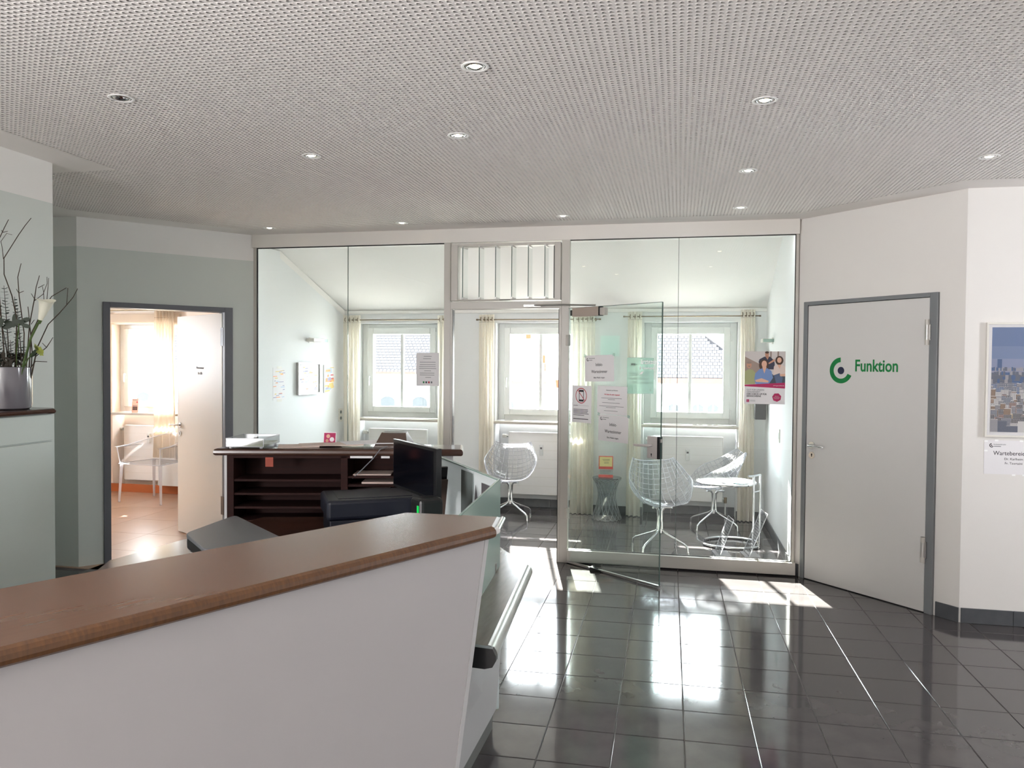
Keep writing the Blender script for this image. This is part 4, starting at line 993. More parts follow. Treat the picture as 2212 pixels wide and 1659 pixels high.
for k in range(5):
    a_ = 2*pi*k/5; q = MB(); q.tube([(0, 0, .10), (.27*cos(a_), .27*sin(a_), .06)], [.022, .014], 8); l_ = obj('leg', q, M_chrome, st, smooth=True)
    q = MB(); q.cyl((.27*cos(a_)-.01, .27*sin(a_), .028), (.27*cos(a_)+.01, .27*sin(a_), .028), .028, 14); obj('castor', q, M_black, l_, smooth=True)

# ------------------------------------------------------------------ cabinet and vase at the left
CTZ = 1.372
cab = thing('wall_cabinet', 'grey green cabinet with dark ledge top under the vase of branches', 'cabinet', (-3.5, 0, 0))
q = MB(); q.box(.001, .30, 1.2, 3.515, .05, CTZ-.025); obj('body', q, M_grey_plate, cab)
q = MB(); q.box(.001, .27, 1.2, 3.50, 0, .05); obj('plinth', q, M_plinth, cab)
for y0, y1 in ((2.62, 3.485), (1.75, 2.612)):
    q = MB(); q.box(.301, .316, y0, y1, CTZ-.165, CTZ-.03); obj('drawer_front', q, M_grey_plate, cab, bevel=.0015, seg=1)
    q = MB(); q.box(.301, .316, y0, y1, .06, CTZ-.172); obj('door', q, M_grey_plate, cab, bevel=.0015, seg=1)
w3 = worktop([(.001, 1.2), (.335, 1.2), (.335, 3.49), (.27, 3.555), (.001, 3.58)], CTZ, .026, [M_wood_darktop, M_wood_darktop], cab, 'ledge_top')

vx, vy = -3.325, 3.36
vase = thing('vase', 'glossy grey cylindrical vase on the dark cabinet ledge', 'vase', (vx, vy, CTZ))
q = MB(); q.lathe([(.001, .001), (.088, .001), (.098, .008), (.101, .025), (.102, .212), (.099, .215), (.095, .212), (.094, .03), (.001, .025)], 48)
obj('body', q, M_vase, vase, smooth=True)
# plants: local frame r = to the right in the picture, z up
vr = Vector((cos(R(18)), sin(R(18)), 0)); vd = Vector((-sin(R(18)), cos(R(18)), 0))
def VP(x, z, d=0.0): p = Vector((0, 0, 0))+vr*x+vd*d+Vector((0, 0, z)); return (p.x, p.y, p.z)
def px2(xp, yp): return ((xp-20)/425.0, (884-yp)/425.0)     # picture offsets scaled to metres at the vase
def path(pts_, d=0.0): return [VP(*px2(a_, b_), d+.01*sin(i_*1.7)) for i_, (a_, b_) in enumerate(pts_)]
twigs = [
 ([(35, 845), (40, 690), (33, 640), (19, 595), (16, 560), (45, 510), (62, 490), (74, 474)], [[(16, 562), (12, 540), (12, 525), (25, 508), (33, 510)]], 'bare branch, tallest right-hand one forking near the top'),
 ([(20, 845), (8, 700), (0, 555), (4, 530), (16, 495), (24, 477)], [[(14, 505), (9, 500)], [(14, 505), (22, 502)]], 'bare branch at the picture edge with a straight tip'),
 ([(50, 845), (52, 720), (45, 640), (44, 600), (48, 570)], [[(44, 634), (37, 625)], [(44, 634), (52, 629)]], 'short upright bare branch above the eucalyptus'),
 ([(52, 845), (62, 700), (75, 645), (80, 620), (84, 595)], [[(76, 648), (66, 634)], [(74, 650), (90, 635), (101, 612), (102, 598)], [(82, 622), (93, 614)]], 'bare branch forking left of the calla'),
 ([(58, 845), (64, 720), (93, 664), (110, 640), (138, 620)], [[(98, 654), (99, 620), (103, 600)], [(93, 660), (90, 630), (90, 618)]], 'bare branch arching right behind the calla'),
 ([(56, 850), (75, 750), (100, 700), (125, 675), (138, 656), (150, 640), (162, 622)], [[(138, 656), (139, 620)]], 'long bare branch reaching furthest right'),
 ([(55, 855), (70, 770), (95, 750), (104, 738), (107, 728)], [[(95, 750), (84, 740)]], 'low bare branch above the green carnation'),
 ([(58, 850), (62, 760), (60, 700), (58, 662)], [[(62, 720), (67, 712)], [(62, 700), (67, 690)]], 'thin upright bare branch in front of the calla stem'),
 ([(40, 860), (60, 790), (70, 780), (95, 781)], [], 'short bare twig sticking out low over the vase rim')]
for k, (main, subs, lb) in enumerate(twigs):
    d_ = ((k*37) % 9-4)*.006
    o_ = thing('bare_branch', lb, 'branch', (vx, vy, CTZ), group='bare branches in the vase')
    n_ = len(main); q = MB(); q.tube(path([(a_, b_) for a_, b_ in main], d_), [.0032*(1-.6*i_/n_) for i_ in range(n_)], 6); obj('stem', q, M_twig, o_, smooth=True)
    for s_ in subs:
        q = MB(); q.tube(path(s_, d_), [.0018*(1-.5*i_/len(s_)) for i_ in range(len(s_))], 5); obj('twig', q, M_twig, o_, smooth=True)
def euc(base, tip, lb, d_, seed, npair=20):
    rr_ = random.Random(seed); o_ = thing('eucalyptus_stem', lb, 'foliage', (vx, vy, CTZ), group='eucalyptus in the vase')
    b0 = Vector(VP(*px2(*base), d_)); b1 = Vector(VP(*px2(*tip), d_+.02)); q_ = MB(); q_.tube([b0, (b0+b1)/2+vr*.01, b1], [.003, .0025, .001], 6); obj('stem', q_, M_twig, o_)
    lq = MB()
    for i_ in range(npair):
        t = (i_+2)/(npair+2); c = b0.lerp(b1, t)+vr*.01*(1-abs(2*t-1)); sz = .017*(1.15-t*.45)
        if c.z < .228: continue
        for sg in (-1, 1):
            dr = (vr*sg*rr_.uniform(.6, 1)+vd*rr_.uniform(-.6, .6)+Vector((0, 0, rr_.uniform(-.1, .3)))).normalized()
            sd = dr.cross(Vector((0, 0, 1))).normalized(); upv = sd.cross(dr)
            pts_ = [c+dr*sz*(1+cos(a_))*.75+sd*sz*.62*sin(a_)+upv*.15*sz*cos(a_) for a_ in np.linspace(0, 2*pi, 9)[:-1]]
            lq.face([tuple(p_) for p_ in pts_]); lq.face([tuple(p_-upv*.0006) for p_ in pts_][::-1])
    lf = obj('leaves', lq, M_euc, o_); lf['kind'] = 'stuff'
euc((18, 860), (7, 617), 'dark eucalyptus stem at the picture edge', 0, 1, 34)
euc((34, 860), (24, 640), 'dark eucalyptus stem in the middle of the bunch', .02, 2, 30)
euc((48, 860), (38, 668), 'dark eucalyptus stem nearest the calla', -.02, 3, 28)
euc((22, 860), (-8, 650), 'dark eucalyptus stem partly outside the picture', .01, 4, 30)
euc((8, 860), (0, 700), 'low dark eucalyptus stem at the picture edge', -.04, 6, 24)
euc((30, 862), (30, 735), 'low dark eucalyptus stem in front of the bunch', -.05, 7, 20)
euc((42, 862), (50, 745), 'low dark eucalyptus stem beside the calla stem', -.02, 8, 18)
o = thing('leaf_bunch', 'dark brown leaves bunched at the vase rim', 'foliage', (vx, vy, CTZ)); rr_ = random.Random(21); q = MB()
for i_ in range(110):
    c = Vector(VP(rr_.uniform(-.085, .055), rr_.uniform(.20, .285), rr_.uniform(-.07, .05))); a_ = rr_.uniform(0, pi); b_ = rr_.uniform(-.8, .8); l_ = rr_.uniform(.012, .024)
    d1_ = (vr*cos(a_)+Vector((0, 0, sin(a_)))); d2_ = (vr*-sin(a_)+Vector((0, 0, cos(a_)))+vd*b_).normalized()
    q.face([tuple(c-d1_*l_), tuple(c+d2_*l_*.4), tuple(c+d1_*l_), tuple(c-d2_*l_*.4)])
o_ = obj('leaves', q, mat('brown_dark_leaf', (50, 44, 34), .7), o); o_['kind'] = 'stuff'
o = thing('leafy_sprig', 'dark green broad leaved sprig at the centre of the bunch', 'foliage', (vx, vy, CTZ))
q = MB(); q.tube(path([(40, 860), (40, 760), (48, 700)], -.03), .003, 6); obj('stem', q, M_stem, o)
rr_ = random.Random(5)
for (a_, b_, s_, an) in ((45, 697, .032, 0), (28, 700, .03, 160), (58, 692, .026, 20), (22, 705, .028, 200), (60, 704, .022, -15), (36, 688, .026, 80), (14, 693, .024, 150), (8, 704, .024, 210)):
    c = Vector(VP(*px2(a_, b_), -.035+rr_.uniform(-.02, .02))); q = MB(); ca, sa = cos(R(an)), sin(R(an))
    ptl = []
    for t_ in np.linspace(0, 2*pi, 13)[:-1]:
        lx_, lz_ = s_*cos(t_), s_*.5*sin(t_); p_ = c+vr*(lx_*ca-lz_*sa)+Vector((0, 0, (lx_*sa+lz_*ca)))+vd*(.2*abs(lz_))
        ptl.append(tuple(p_))
    q.face(ptl); q.face([(x_-vd.x*-.0008, y_-vd.y*-.0008, z_) for x_, y_, z_ in ptl][::-1]); obj('leaf', q, M_euc2, o)
o = thing('calla_lily', 'white calla lily on a thick green stem leaning right', 'flower', (vx, vy, CTZ))
q = MB(); q.tube(path([(40, 862), (57, 790), (76, 730), (92, 699)], -.05), [.006, .006, .0055, .006], 10); obj('stem', q, M_stem, o, smooth=True)
bs = Vector(VP(*px2(92, 700), -.05)); ax = (vr*.32+Vector((0, 0, 1))).normalized(); sdv = vr.cross(ax).normalized(); rv = ax.cross(sdv)*-1
q = MB(); rings = []
for j, (h_1, r_1) in enumerate(((0, .006), (.02, .010), (.045, .016), (.07, .021), (.095, .028), (.11, .034), (.118, .039))):
    row = []
    for k in range(17):
        a_ = 2*pi*k/16+.4; ex = 1+ (.30*max(0, cos(a_-0.3)) if j > 5 else 0); hh = h_1+(.02*max(0, cos(a_+2.2)) if j > 4 else 0)
        row.append(q._v(bs+ax*hh+(rv*cos(a_)+sdv*sin(a_))*r_1*ex))
    rings.append(row)
for j in range(len(rings)-1):
    for k in range(16): q.f.append([rings[j][k], rings[j][k+1], rings[j+1][k+1], rings[j+1][k]]); q.m.append(1 if j < 1 else 0)
obj('spathe', q, [M_calla, M_stem], o, smooth=True)
q = MB(); q.tube([bs+ax*.02, bs+ax*.09], [.005, .003], 8); obj('spadix', q, M_carn, o, smooth=True)
o = thing('carnation', 'lime green carnation low at the right of the bunch', 'flower', (vx, vy, CTZ))
q = MB(); q.tube(path([(45, 858), (58, 800), (72, 775), (82, 764)], -.06), .003, 6); obj('stem', q, M_stem, o)
q = MB(); q.tube([VP(*px2(76, 770), -.06), VP(*px2(85, 762), -.06), VP(*px2(90, 757), -.06)], [.008, .013, .011], 8); obj('calyx', q, M_euc2, o, smooth=True)
q = MB(); cc = Vector(VP(*px2(90, 757), -.06)); an_ = (vr+Vector((0, 0, .55))).normalized(); rr_ = random.Random(9)
for i_ in range(46):
    a_ = rr_.uniform(0, 2*pi); s1_ = an_.cross(Vector((0, 1, 0))).normalized(); s2_ = an_.cross(s1_); dd = (s1_*cos(a_)+s2_*sin(a_)); rr2 = rr_.uniform(.014, .036); hz = rr_.uniform(.0, .016)
    t_ = dd.cross(an_); p0 = cc+an_*hz*.3; p1_ = cc+dd*rr2+an_*hz+t_*.012; p2_ = cc+dd*rr2+an_*(hz+.004)-t_*.012
    q.face([tuple(p0), tuple(p1_), tuple(p2_)])
o_ = obj('petals', q, M_carn, o); o_['kind'] = 'stuff'

# ------------------------------------------------------------------ swivel shell chairs in the waiting room
Cc = [(0, .24, .43), (.13, .17, .405), (.25, .10, .392), (.38, 0.0, .390), (.48, -.10, .41), (.6, -.19, .475), (.8, -.25, .62), (1, -.295, .755)]
Ss = [(0, .185, .225, .455), (.13, .225, .18, .50), (.25, .25, .13, .555), (.38, .272, .06, .605), (.48, .28, .01, .62), (.6, .262, -.07, .655), (.8, .225, -.175, .72), (1, .185, -.27, .785)]
def ip(tab, v, c):
    xs_ = [t_[0] for t_ in tab]; return float(np.interp(v, xs_, [t_[c] for t_ in tab]))
def sm(tab, v, c): return (ip(tab, max(0, v-.06), c)+2*ip(tab, v, c)+ip(tab, min(1, v+.06), c))/4
def shell(u, v):
    a_ = abs(u)*pi/2; w_ = sm(Ss, v, 1); fc, zc = sm(Cc, v, 1), sm(Cc, v, 2); fs, zs = sm(Ss, v, 2), sm(Ss, v, 3)
    k = 1-cos(a_); return Vector((math.copysign(w_*sin(a_), u), fc+(fs-fc)*k, zc+(zs-zc)*k))
chair = thing('swivel_chair', '', 'chair', group='clear swivel shell chairs')
q = MB(); NU, NV = 20, 22; g = [[q._v(shell(-1+2*i_/NU, j_/NV)) for i_ in range(NU+1)] for j_ in range(NV+1)]
for j_ in range(NV):
    for i_ in range(NU): q.f.append([g[j_][i_], g[j_][i_+1], g[j_+1][i_+1], g[j_+1][i_]]); q.m.append(0)
obj('seat_shell', q, M_acryl, chair, smooth=True)
q = MB()
for i_ in range(15): u = -1+2*i_/14; q.tube([shell(u, t_) for t_ in np.linspace(0, 1, 19)], .0034, 4, caps=False)
for j_ in range(17): v = j_/16; q.tube([shell(u, v) for u in np.linspace(-1, 1, 17)], .0034, 4, caps=False)
obj('rib_grid', q, M_acryl2, chair)
q = MB(); q.tube([shell(-1, t_) for t_ in np.linspace(0, 1, 15)]+[shell(u, 1) for u in np.linspace(-.9, .9, 14)]+[shell(1, t_) for t_ in np.linspace(1, 0, 15)], .005, 6); obj('rim', q, M_acryl2, chair, smooth=True)
for k in range(4):
    a_ = R(45+90*k); c_, s_ = cos(a_), sin(a_)
    q = MB(); q.tube([(c_*.12, s_*.12, .385), (c_*.05, s_*.05, .378), (c_*.024, s_*.024, .35), (c_*.018, s_*.018, .27), (c_*.022, s_*.022, .175), (c_*.06, s_*.06, .15), (c_*.245, s_*.245, .078), (c_*.272, s_*.272, .058), (c_*.278, s_*.278, .012)], .0095, 10)
    lg_ = obj('leg', q, M_chrome, chair, smooth=True)
    q = MB(); q.cyl((c_*.278, s_*.278, 0), (c_*.278, s_*.278, .014), .012, 10); obj('foot', q, M_chrome, lg_, smooth=True)
q = MB(); q.cyl((0, 0, .15), (0, 0, .185), .03, 14); obj('hub', q, M_chrome, chair, smooth=True)
chair.location = (-.145, 6.98, 0); chair.rotation_euler = (0, 0, R(196)); chair['label'] = 'clear ribbed swivel chair in the sun just behind the glass door leaf'
copy_tree(chair, (-1.72, 8.05, 0), R(186), 'clear ribbed swivel chair in the open doorway before the radiator')
copy_tree(chair, (.36, 8.03, 0), R(98), 'clear ribbed swivel chair in side view behind the round table')

# glass-clear hourglass stool with brochure
stl = thing('side_stool', 'clear faceted hourglass stool beside the cream curtain', 'stool', (-.725, 8.26, 0))
q = MB(); prof = [(.150, 0), (.155, .012), (.138, .06), (.112, .14), (.095, .22), (.094, .27), (.105, .33), (.128, .39), (.148, .415), (.150, .425)]
q.lathe(prof, 18, twist=.5); obj('body', q, M_acryl3, stl)
q = MB()
for j in range(18):
    for sg in (1, -1): q.tube([(r_*cos(2*pi*(j+sg*.5*i_)/18), r_*sin(2*pi*(j+sg*.5*i_)/18), z_) for i_, (r_, z_) in enumerate(prof)], .0022, 4, caps=False)
obj('facet_ridges', q, M_acryl2, stl)
q = MB(); q.lathe([(.001, .425), (.150, .425), (.154, .431), (.150, .437), (.001, .437)], 32); obj('top', q, M_acryl3, stl, smooth=True)
o = thing('brochure_stand', 'red and yellow brochure standing on the clear stool', 'brochure', (-.735, 8.22, .438), R(2), rot=(R(-8), 0, R(4)))
q = MB(); q.box(-.075, .075, 0, .006, 0, .225); obj('booklet', q, mat('red_brochure', (200, 66, 56), .5), o)
q = MB(); q.box(-.066, .066, -.001, 0, .115, .215); obj('yellow_panel', q, mat('yellow_print', (222, 206, 140), .6), o)
q = MB(); q.box(-.075, .075, -.001, 0, .030, .088); obj('white_panel', q, M_turq, o)
lines(o, [(-.04, .04, .19, .0015), (-.03, .04, .18, .002), (-.02, .03, .16, .0015), (-.02, .03, .15, .0015), (-.06, .05, .075, .0012), (-.06, .05, .06, .0012), (-.06, .04, .045, .0012)], M_ink, y=-.0014)

# round side table with tube base
tbl = thing('side_table', 'round clear side table on chrome tubes near the right wall', 'table', (.438, 7.40, 0))
q = MB(); q.lathe([(.001, .552), (.258, .552), (.258, .558), (.001, .558)], 40); obj('table_top', q, M_acryl2, tbl)
q = MB(); q.tube([(.262*cos(a_), .262*sin(a_), .557) for a_ in np.linspace(0, 2*pi, 41)[:-1]], .008, 8, closed=True); obj('rim', q, M_chrome, tbl, smooth=True)
for dx, dy, top in ((.225, -.19, .645), (.29, -.085, .645)):
    q = MB(); q.tube([(dx, dy, .012), (dx, dy, top)], .011, 12); obj('upright', q, M_chrome, tbl, smooth=True)
q = MB(); q.tube([(.175, -.215, .645), (.225, -.19, .645), (.29, -.085, .645)], .009, 10); obj('handle', q, M_chrome, tbl, smooth=True)
q = MB(); q.tube([(.29, -.085, .50), (.225, -.19, .50)], .006, 8); obj('cross_bar', q, M_chrome, tbl, smooth=True)
q = MB(); q.tube([(.262+.0*a_, -.075, .014) if False else (.05+.24*cos(a_), -.03+.20*sin(a_)+.0, .013) for a_ in np.linspace(R(-15), R(170), 24)], .013, 10); obj('base_ring', q, M_chrome, tbl, smooth=True)
q = MB(); q.tube([(.04+.24*cos(a_), -.14+.14*sin(a_), .013) for a_ in np.linspace(R(190), R(375), 24)], .013, 10); obj('base_ring', q, M_chrome, tbl, smooth=True)
q = MB(); q.tube([(.27, -.20, .013), (.28, -.10, .013), (.28, -.02, .013)], .012, 10); obj('base_link', q, M_chrome, tbl, smooth=True)
def mag(x_, y_, a_, m, lb, z, w_=.21, h_=.29):
    q_ = MB(); q_.box(-w_/2, w_/2, -h_/2, h_/2, 0, .004); tag(obj('magazine', q_, m, loc=(x_, y_, z), rz=R(a_)), lb, 'magazine', 'magazines on the round table')
mag(.39, 7.43, 70, M_paper, 'white magazine on the round table', .5585)
mag(.54, 7.36, 50, M_cyan, 'turquoise magazine on the right of the round table', .5630, .15, .20)
# leaning clear leaflet racks on the floor
def rack(x_, y_, hgt, lean, label, rz):
    o_ = thing('leaflet_rack', label, 'rack', (x_, y_, 0), rz, group='clear leaflet racks on the floor')
    T_ = Matrix.Rotation(lean, 4, 'Y')
    q_ = MB(); q_.T = T_; q_.box(-.002, .002, -.11, .11, .004, hgt); obj('sheet', q_, M_acryl, o_)
    q_ = MB(); q_.T = T_
    for k_ in range(int(hgt/.022)): q_.cyl((.003, -.11, .02+k_*.022), (.003, .11, .02+k_*.022), .0016, 4)
    for yy in (-.11, .11): q_.cyl((0, yy, .004), (0, yy, hgt), .003, 6)
    q_.cyl((0, -.11, hgt), (0, .11, hgt), .003, 6)
    obj('ribs', q_, M_acryl2, o_)
    q_ = MB(); q_.box(-.03, .10, -.10, .10, 0, .004); obj('foot', q_, M_acryl2, o_)
rack(.345, 6.95, .33, R(20), 'smaller clear leaning leaflet rack beside the chrome table base', R(8))
rack(.585, 6.97, .40, R(22), 'larger clear leaning leaflet rack next to the right wall', R(8))

# ------------------------------------------------------------------ things on the waiting room walls
lw = (Vector(LW0)-Vector(LW1)).normalized(); lwa = math.atan2(lw.y, lw.x)
def LWp(y): t_ = (y-LW1[1])/(LW0[1]-LW1[1]); return Vector(LW1).lerp(Vector(LW0), t_)
def on_left(name, label, cat, y, z, group=None): p = LWp(y); return thing(name, label, cat, (p.x, p.y, z), lwa, group=group)   # local x along wall away from camera, -y into room
def walllamp(o_):
    q_ = MB(); q_.box(-.10, .10, -.10, -.004, -.018, .018); b_ = obj('shade', q_, M_alu, o_, bevel=.003)
    q_ = MB(); q_.box(-.05, .05, -.004, 0, -.03, .03); obj('wall_plate', q_, M_alu, o_)
    q_ = MB(); q_.box(.10, .16, -.10, -.006, -.016, .012); obj('glass_end', q_, M_film, o_)
walllamp(on_left('wall_lamp', 'flat white uplighter lamp above the pictures', 'lamp', 7.85, 1.862))
# (the three pictures)
pcol = [mat('print_pale_blue', (176, 198, 222), .6), mat('print_orange', (232, 150, 96), .6), mat('print_ochre', (222, 196, 120), .6), mat('print_violet', (150, 150, 180), .6), M_red, M_cyan]
def art(o_, w_, h_, seed, bold=False, y=-.002):
    rr = random.Random(seed); q_ = MB()
    for i_ in range(26):
        cx_ = rr.uniform(-w_*.38, w_*.38); cz_ = rr.uniform(-h_*.42, h_*.42); a2 = rr.uniform(.01, .05)*(1.4 if bold else .8); b2 = rr.uniform(.004, .03 if bold else .006)
        cx_ = max(-w_/2+a2, min(w_/2-a2, cx_)); cz_ = max(-h_/2+b2, min(h_/2-b2, cz_)); yy = y-.00002*i_
        q_.face([(cx_-a2, yy, cz_-b2), (cx_+a2, yy, cz_-b2*.6), (cx_+a2*.8, yy, cz_+b2), (cx_-a2*.9, yy, cz_+b2*.7)], rr.randrange(6) if bold else rr.choice((0, 3, 3, 2, 1)))
    obj('printed_picture', q_, pcol, o_)
o = on_left('picture', 'narrow unframed drawing taped on the wall, nearest of three pictures', 'picture', 7.30, 1.40)
q = MB(); q.box(-.10, .10, -.002, 0, -.165, .165); obj('paper', q, M_paper, o); art(o, .2, .33, 3, y=-.0022)
q = MB(); q.box(-.04, .04, -.0026, -.002, .155, .18); q.box(-.04, .04, -.0026, -.002, -.18, -.155); obj('tape', q, M_wall_sock, o)
o = on_left('picture', 'framed pale drawing, the middle of three pictures', 'picture', 7.78, 1.45)
q = MB()
for (x0, x1, z0, z1) in ((-.2, .2, .155, .17), (-.2, .2, -.17, -.155), (-.2, -.185, -.155, .155), (.185, .2, -.155, .155)): q.box(x0, x1, -.03, -.001, z0, z1)
obj('frame', q, M_steel, o); q = MB(); q.box(-.185, .185, -.018, -.012, -.155, .155); obj('paper', q, M_paper, o); art(o, .36, .3, 5, y=-.0185)
o = on_left('picture', 'bright red and blue narrow print, furthest of three pictures', 'picture', 8.17, 1.44)
q = MB(); q.box(-.10, .10, -.008, 0, -.155, .155); obj('board', q, M_paper, o); art(o, .19, .30, 12, True, y=-.0083)
o = on_left('socket', 'white double socket beside the corner curtain', 'socket', 8.40, 1.02)
q = MB(); q.box(-.04, .04, -.010, 0, -.075, .075); obj('plate', q, M_wall_sock, o, bevel=.003)
for z_ in (-.035, .035): q = MB(); q.cyl((0, -.012, z_), (0, -.010, z_), .019, 16); obj('outlet', q, M_greymid, o)
# right wall
o = thing('wall_lamp', 'flat white uplighter lamp above the health poster', 'lamp', (.885, 7.95, 1.865), R(-90)); walllamp(o)
o = thing('loudspeaker', 'black box speaker on the right wall half hidden by the poster', 'speaker', (.885, 8.28, 1.10), R(-90))
q = MB(); q.box(-.06, .06, -.13, -.02, -.02, .62); obj('cabinet', q, M_black, o, bevel=.008)
q = MB(); q.box(-.02, .02, -.02, 0, .2, .35); obj('bracket', q, M_steel, o)
o = thing('light_switch', 'small white switch on the sunlit right wall', 'switch', (.885, 7.30, 1.0), R(-90))
q = MB(); q.box(-.04, .04, -.010, 0, -.06, .06); obj('plate', q, M_wall_sock, o, bevel=.002)
q = MB(); q.box(-.028, .028, -.013, -.010, -.028, .028); obj('rocker', q, M_pvc, o, bevel=.002)

# ------------------------------------------------------------------ small room: clear armchair, curtains, brochure
arm = thing('armchair', 'clear acrylic armchair in the small room before the radiator', 'chair', (-5.96, 8.06, 0), R(-7))
legs = [(-.30, -.24), (.30, -.24), (-.235, .22), (.235, .22)]
for (x_, y_) in legs:
    q = MB(); q.tube([(x_*.93, y_*.93, .44), (x_, y_, .012)], [.026, .016], 4); l_ = obj('leg', q, M_acryl2, arm)
    q = MB(); q.cyl((x_, y_, 0), (x_, y_, .013), .014, 8); obj('foot_cap', q, M_acryl2, l_)
q = MB(); q.prism([(-.29, -.25), (.29, -.25), (.25, .22), (-.25, .22)], .44, .452); obj('seat', q, M_acryl, arm, bevel=.004)
q = MB(); q.tube([(-.29, -.25, .446), (.29, -.25, .446), (.25, .22, .446), (-.25, .22, .446)], .005, 6, closed=True); obj('seat_rim', q, M_acryl2, arm)
q = MB(); ws = []
for k in range(25):
    t_ = k/24; a_ = pi*t_; x_ = -.31*cos(a_); y_ = -.26+.56*sin(a_)**.7 if 0 < t_ < 1 else -.26
    top = .635+.125*sin(a_)**1.3; ws.append(((x_*.92, y_*.92, .45), (x_, y_, top)))
for k in range(24): q.face([ws[k][0], ws[k+1][0], ws[k+1][1], ws[k][1]])
obj('tub_back', q, M_acryl, arm, smooth=True)
q = MB(); q.tube([w_[1] for w_ in ws], .007, 6); q.tube([ws[0][0], ws[0][1]], .006, 6); q.tube([ws[-1][0], ws[-1][1]], .006, 6); obj('rim', q, M_acryl2, arm, smooth=True)
q = MB(); q.prism([(-.33, -.27), (-.27, -.27), (-.22, .02), (-.30, .02)], .637, .643); obj('armrest', q, M_acryl, arm)
q = MB(); q.prism([(.27, -.27), (.33, -.27), (.30, .02), (.22, .02)], .637, .643); obj('armrest', q, M_acryl, arm)
curtain(-6.24, -5.98, .45, 2.235, 'white gathered curtain right of the small room window', m=M_creamw, folds=6, y=8.43, eyelets=False, group='white curtains in the small room', flare=.25)
curtain(-7.03, -6.92, .22, 2.21, 'white curtain at the left of the small room window', m=M_creamw, folds=3, y=8.40, eyelets=False, group='white curtains in the small room')
tag(obj('curtain_track', MB().box(-7.3, -5.8, 8.33, 8.37, 2.232, 2.245), M_brass), 'narrow curtain track over the small room window', 'curtain track')
tag(obj('blind_box', MB().box(-6.90, -5.92, 8.455, 8.4995, 2.095, 2.20), M_creamw, bevel=.004), 'cream pelmet box over the small room window', 'pelmet')
tag(obj('baseboard_side', MB().box(-7.85, -3.85, 8.486, 8.4995, 0, .10), M_terra), 'terracotta skirting of the small room', 'skirting', kind='structure')
tag(obj('low_cabinet', MB().box(-6.18, -5.2, 8.40, 8.485, .11, .42), M_pvc, bevel=.004), 'low white box behind the clear armchair', 'box')
o = thing('brochure_stand', 'pink brochure standing on the small room window sill', 'brochure', (-6.575, 8.50, .985), R(14), rot=(R(-6), 0, R(10)))
q = MB(); q.box(-.04, .04, 0, .004, 0, .175); obj('booklet', q, mat('pink_brochure', (222, 168, 150), .6), o)
q = MB()
for x_ in (-.02, .0, .02): q.disc((x_, -.001, .085), .008, 0, 1, 10); q.face([(x_-.009, -.001, .03), (x_+.009, -.001, .03), (x_+.009, -.001, .075), (x_-.009, -.001, .075)], 0)
q.disc((.024, -.001, .13), .009, 0, 2, 12); obj('printed_picture', q, [hair1, hair2, M_red], o); lines(o, [(-.03, .03, .155, .003)], M_inkgrey, y=-.0012)

# ------------------------------------------------------------------ framed city photograph and sign on the right wall
pic = thing('framed_photograph', 'large framed city skyline photograph on the right wall', 'picture', (1.88, 5.43, 1.187), kind=None)
PW, PH = 1.05, .715
q = MB()
for (x0, x1, z0, z1) in ((0, PW, PH-.012, PH), (0, PW, 0, .012), (0, .012, .012, PH-.012), (PW-.012, PW, .012, PH-.012)): q.box(x0, x1, -.022, -.001, z0, z1)
obj('frame', q, M_wall_sock, pic, bevel=.001)
q = MB(); q.box(.012, PW-.012, -.014, -.010, .012, PH-.012); obj('mount', q, M_paper, pic)
sky = [mat('print_sky_%s' % n_, c_, .5) for n_, c_ in (('high', (96, 118, 160)), ('mid', (112, 130, 168)), ('low', (132, 142, 174)), ('haze', (140, 142, 166)), ('ground', (92, 94, 110)))]
bld = [mat('print_block_%s' % n_, c_, .5) for n_, c_ in (('pale', (206, 204, 204)), ('grey', (150, 148, 154)), ('dark', (44, 46, 58)), ('tan', (150, 124, 104)), ('sand', (196, 178, 140)), ('blue', (52, 86, 132)), ('rust', (112, 74, 66)), ('slate', (84, 92, 112)))]
q = MB(); x0, x1 = .032, PW-.032; zb, zt = .032, PH-.03
for k, (f0, f1) in enumerate(((.82, 1), (.70, .82), (.62, .70), (.56, .62), (0, .56))): q.face([(x0, -.0145, zb+(zt-zb)*f0), (x1, -.0145, zb+(zt-zb)*f0), (x1, -.0145, zb+(zt-zb)*f1), (x0, -.0145, zb+(zt-zb)*f1)], k)
rr_ = random.Random(11); yy = -.0146; nb = 0
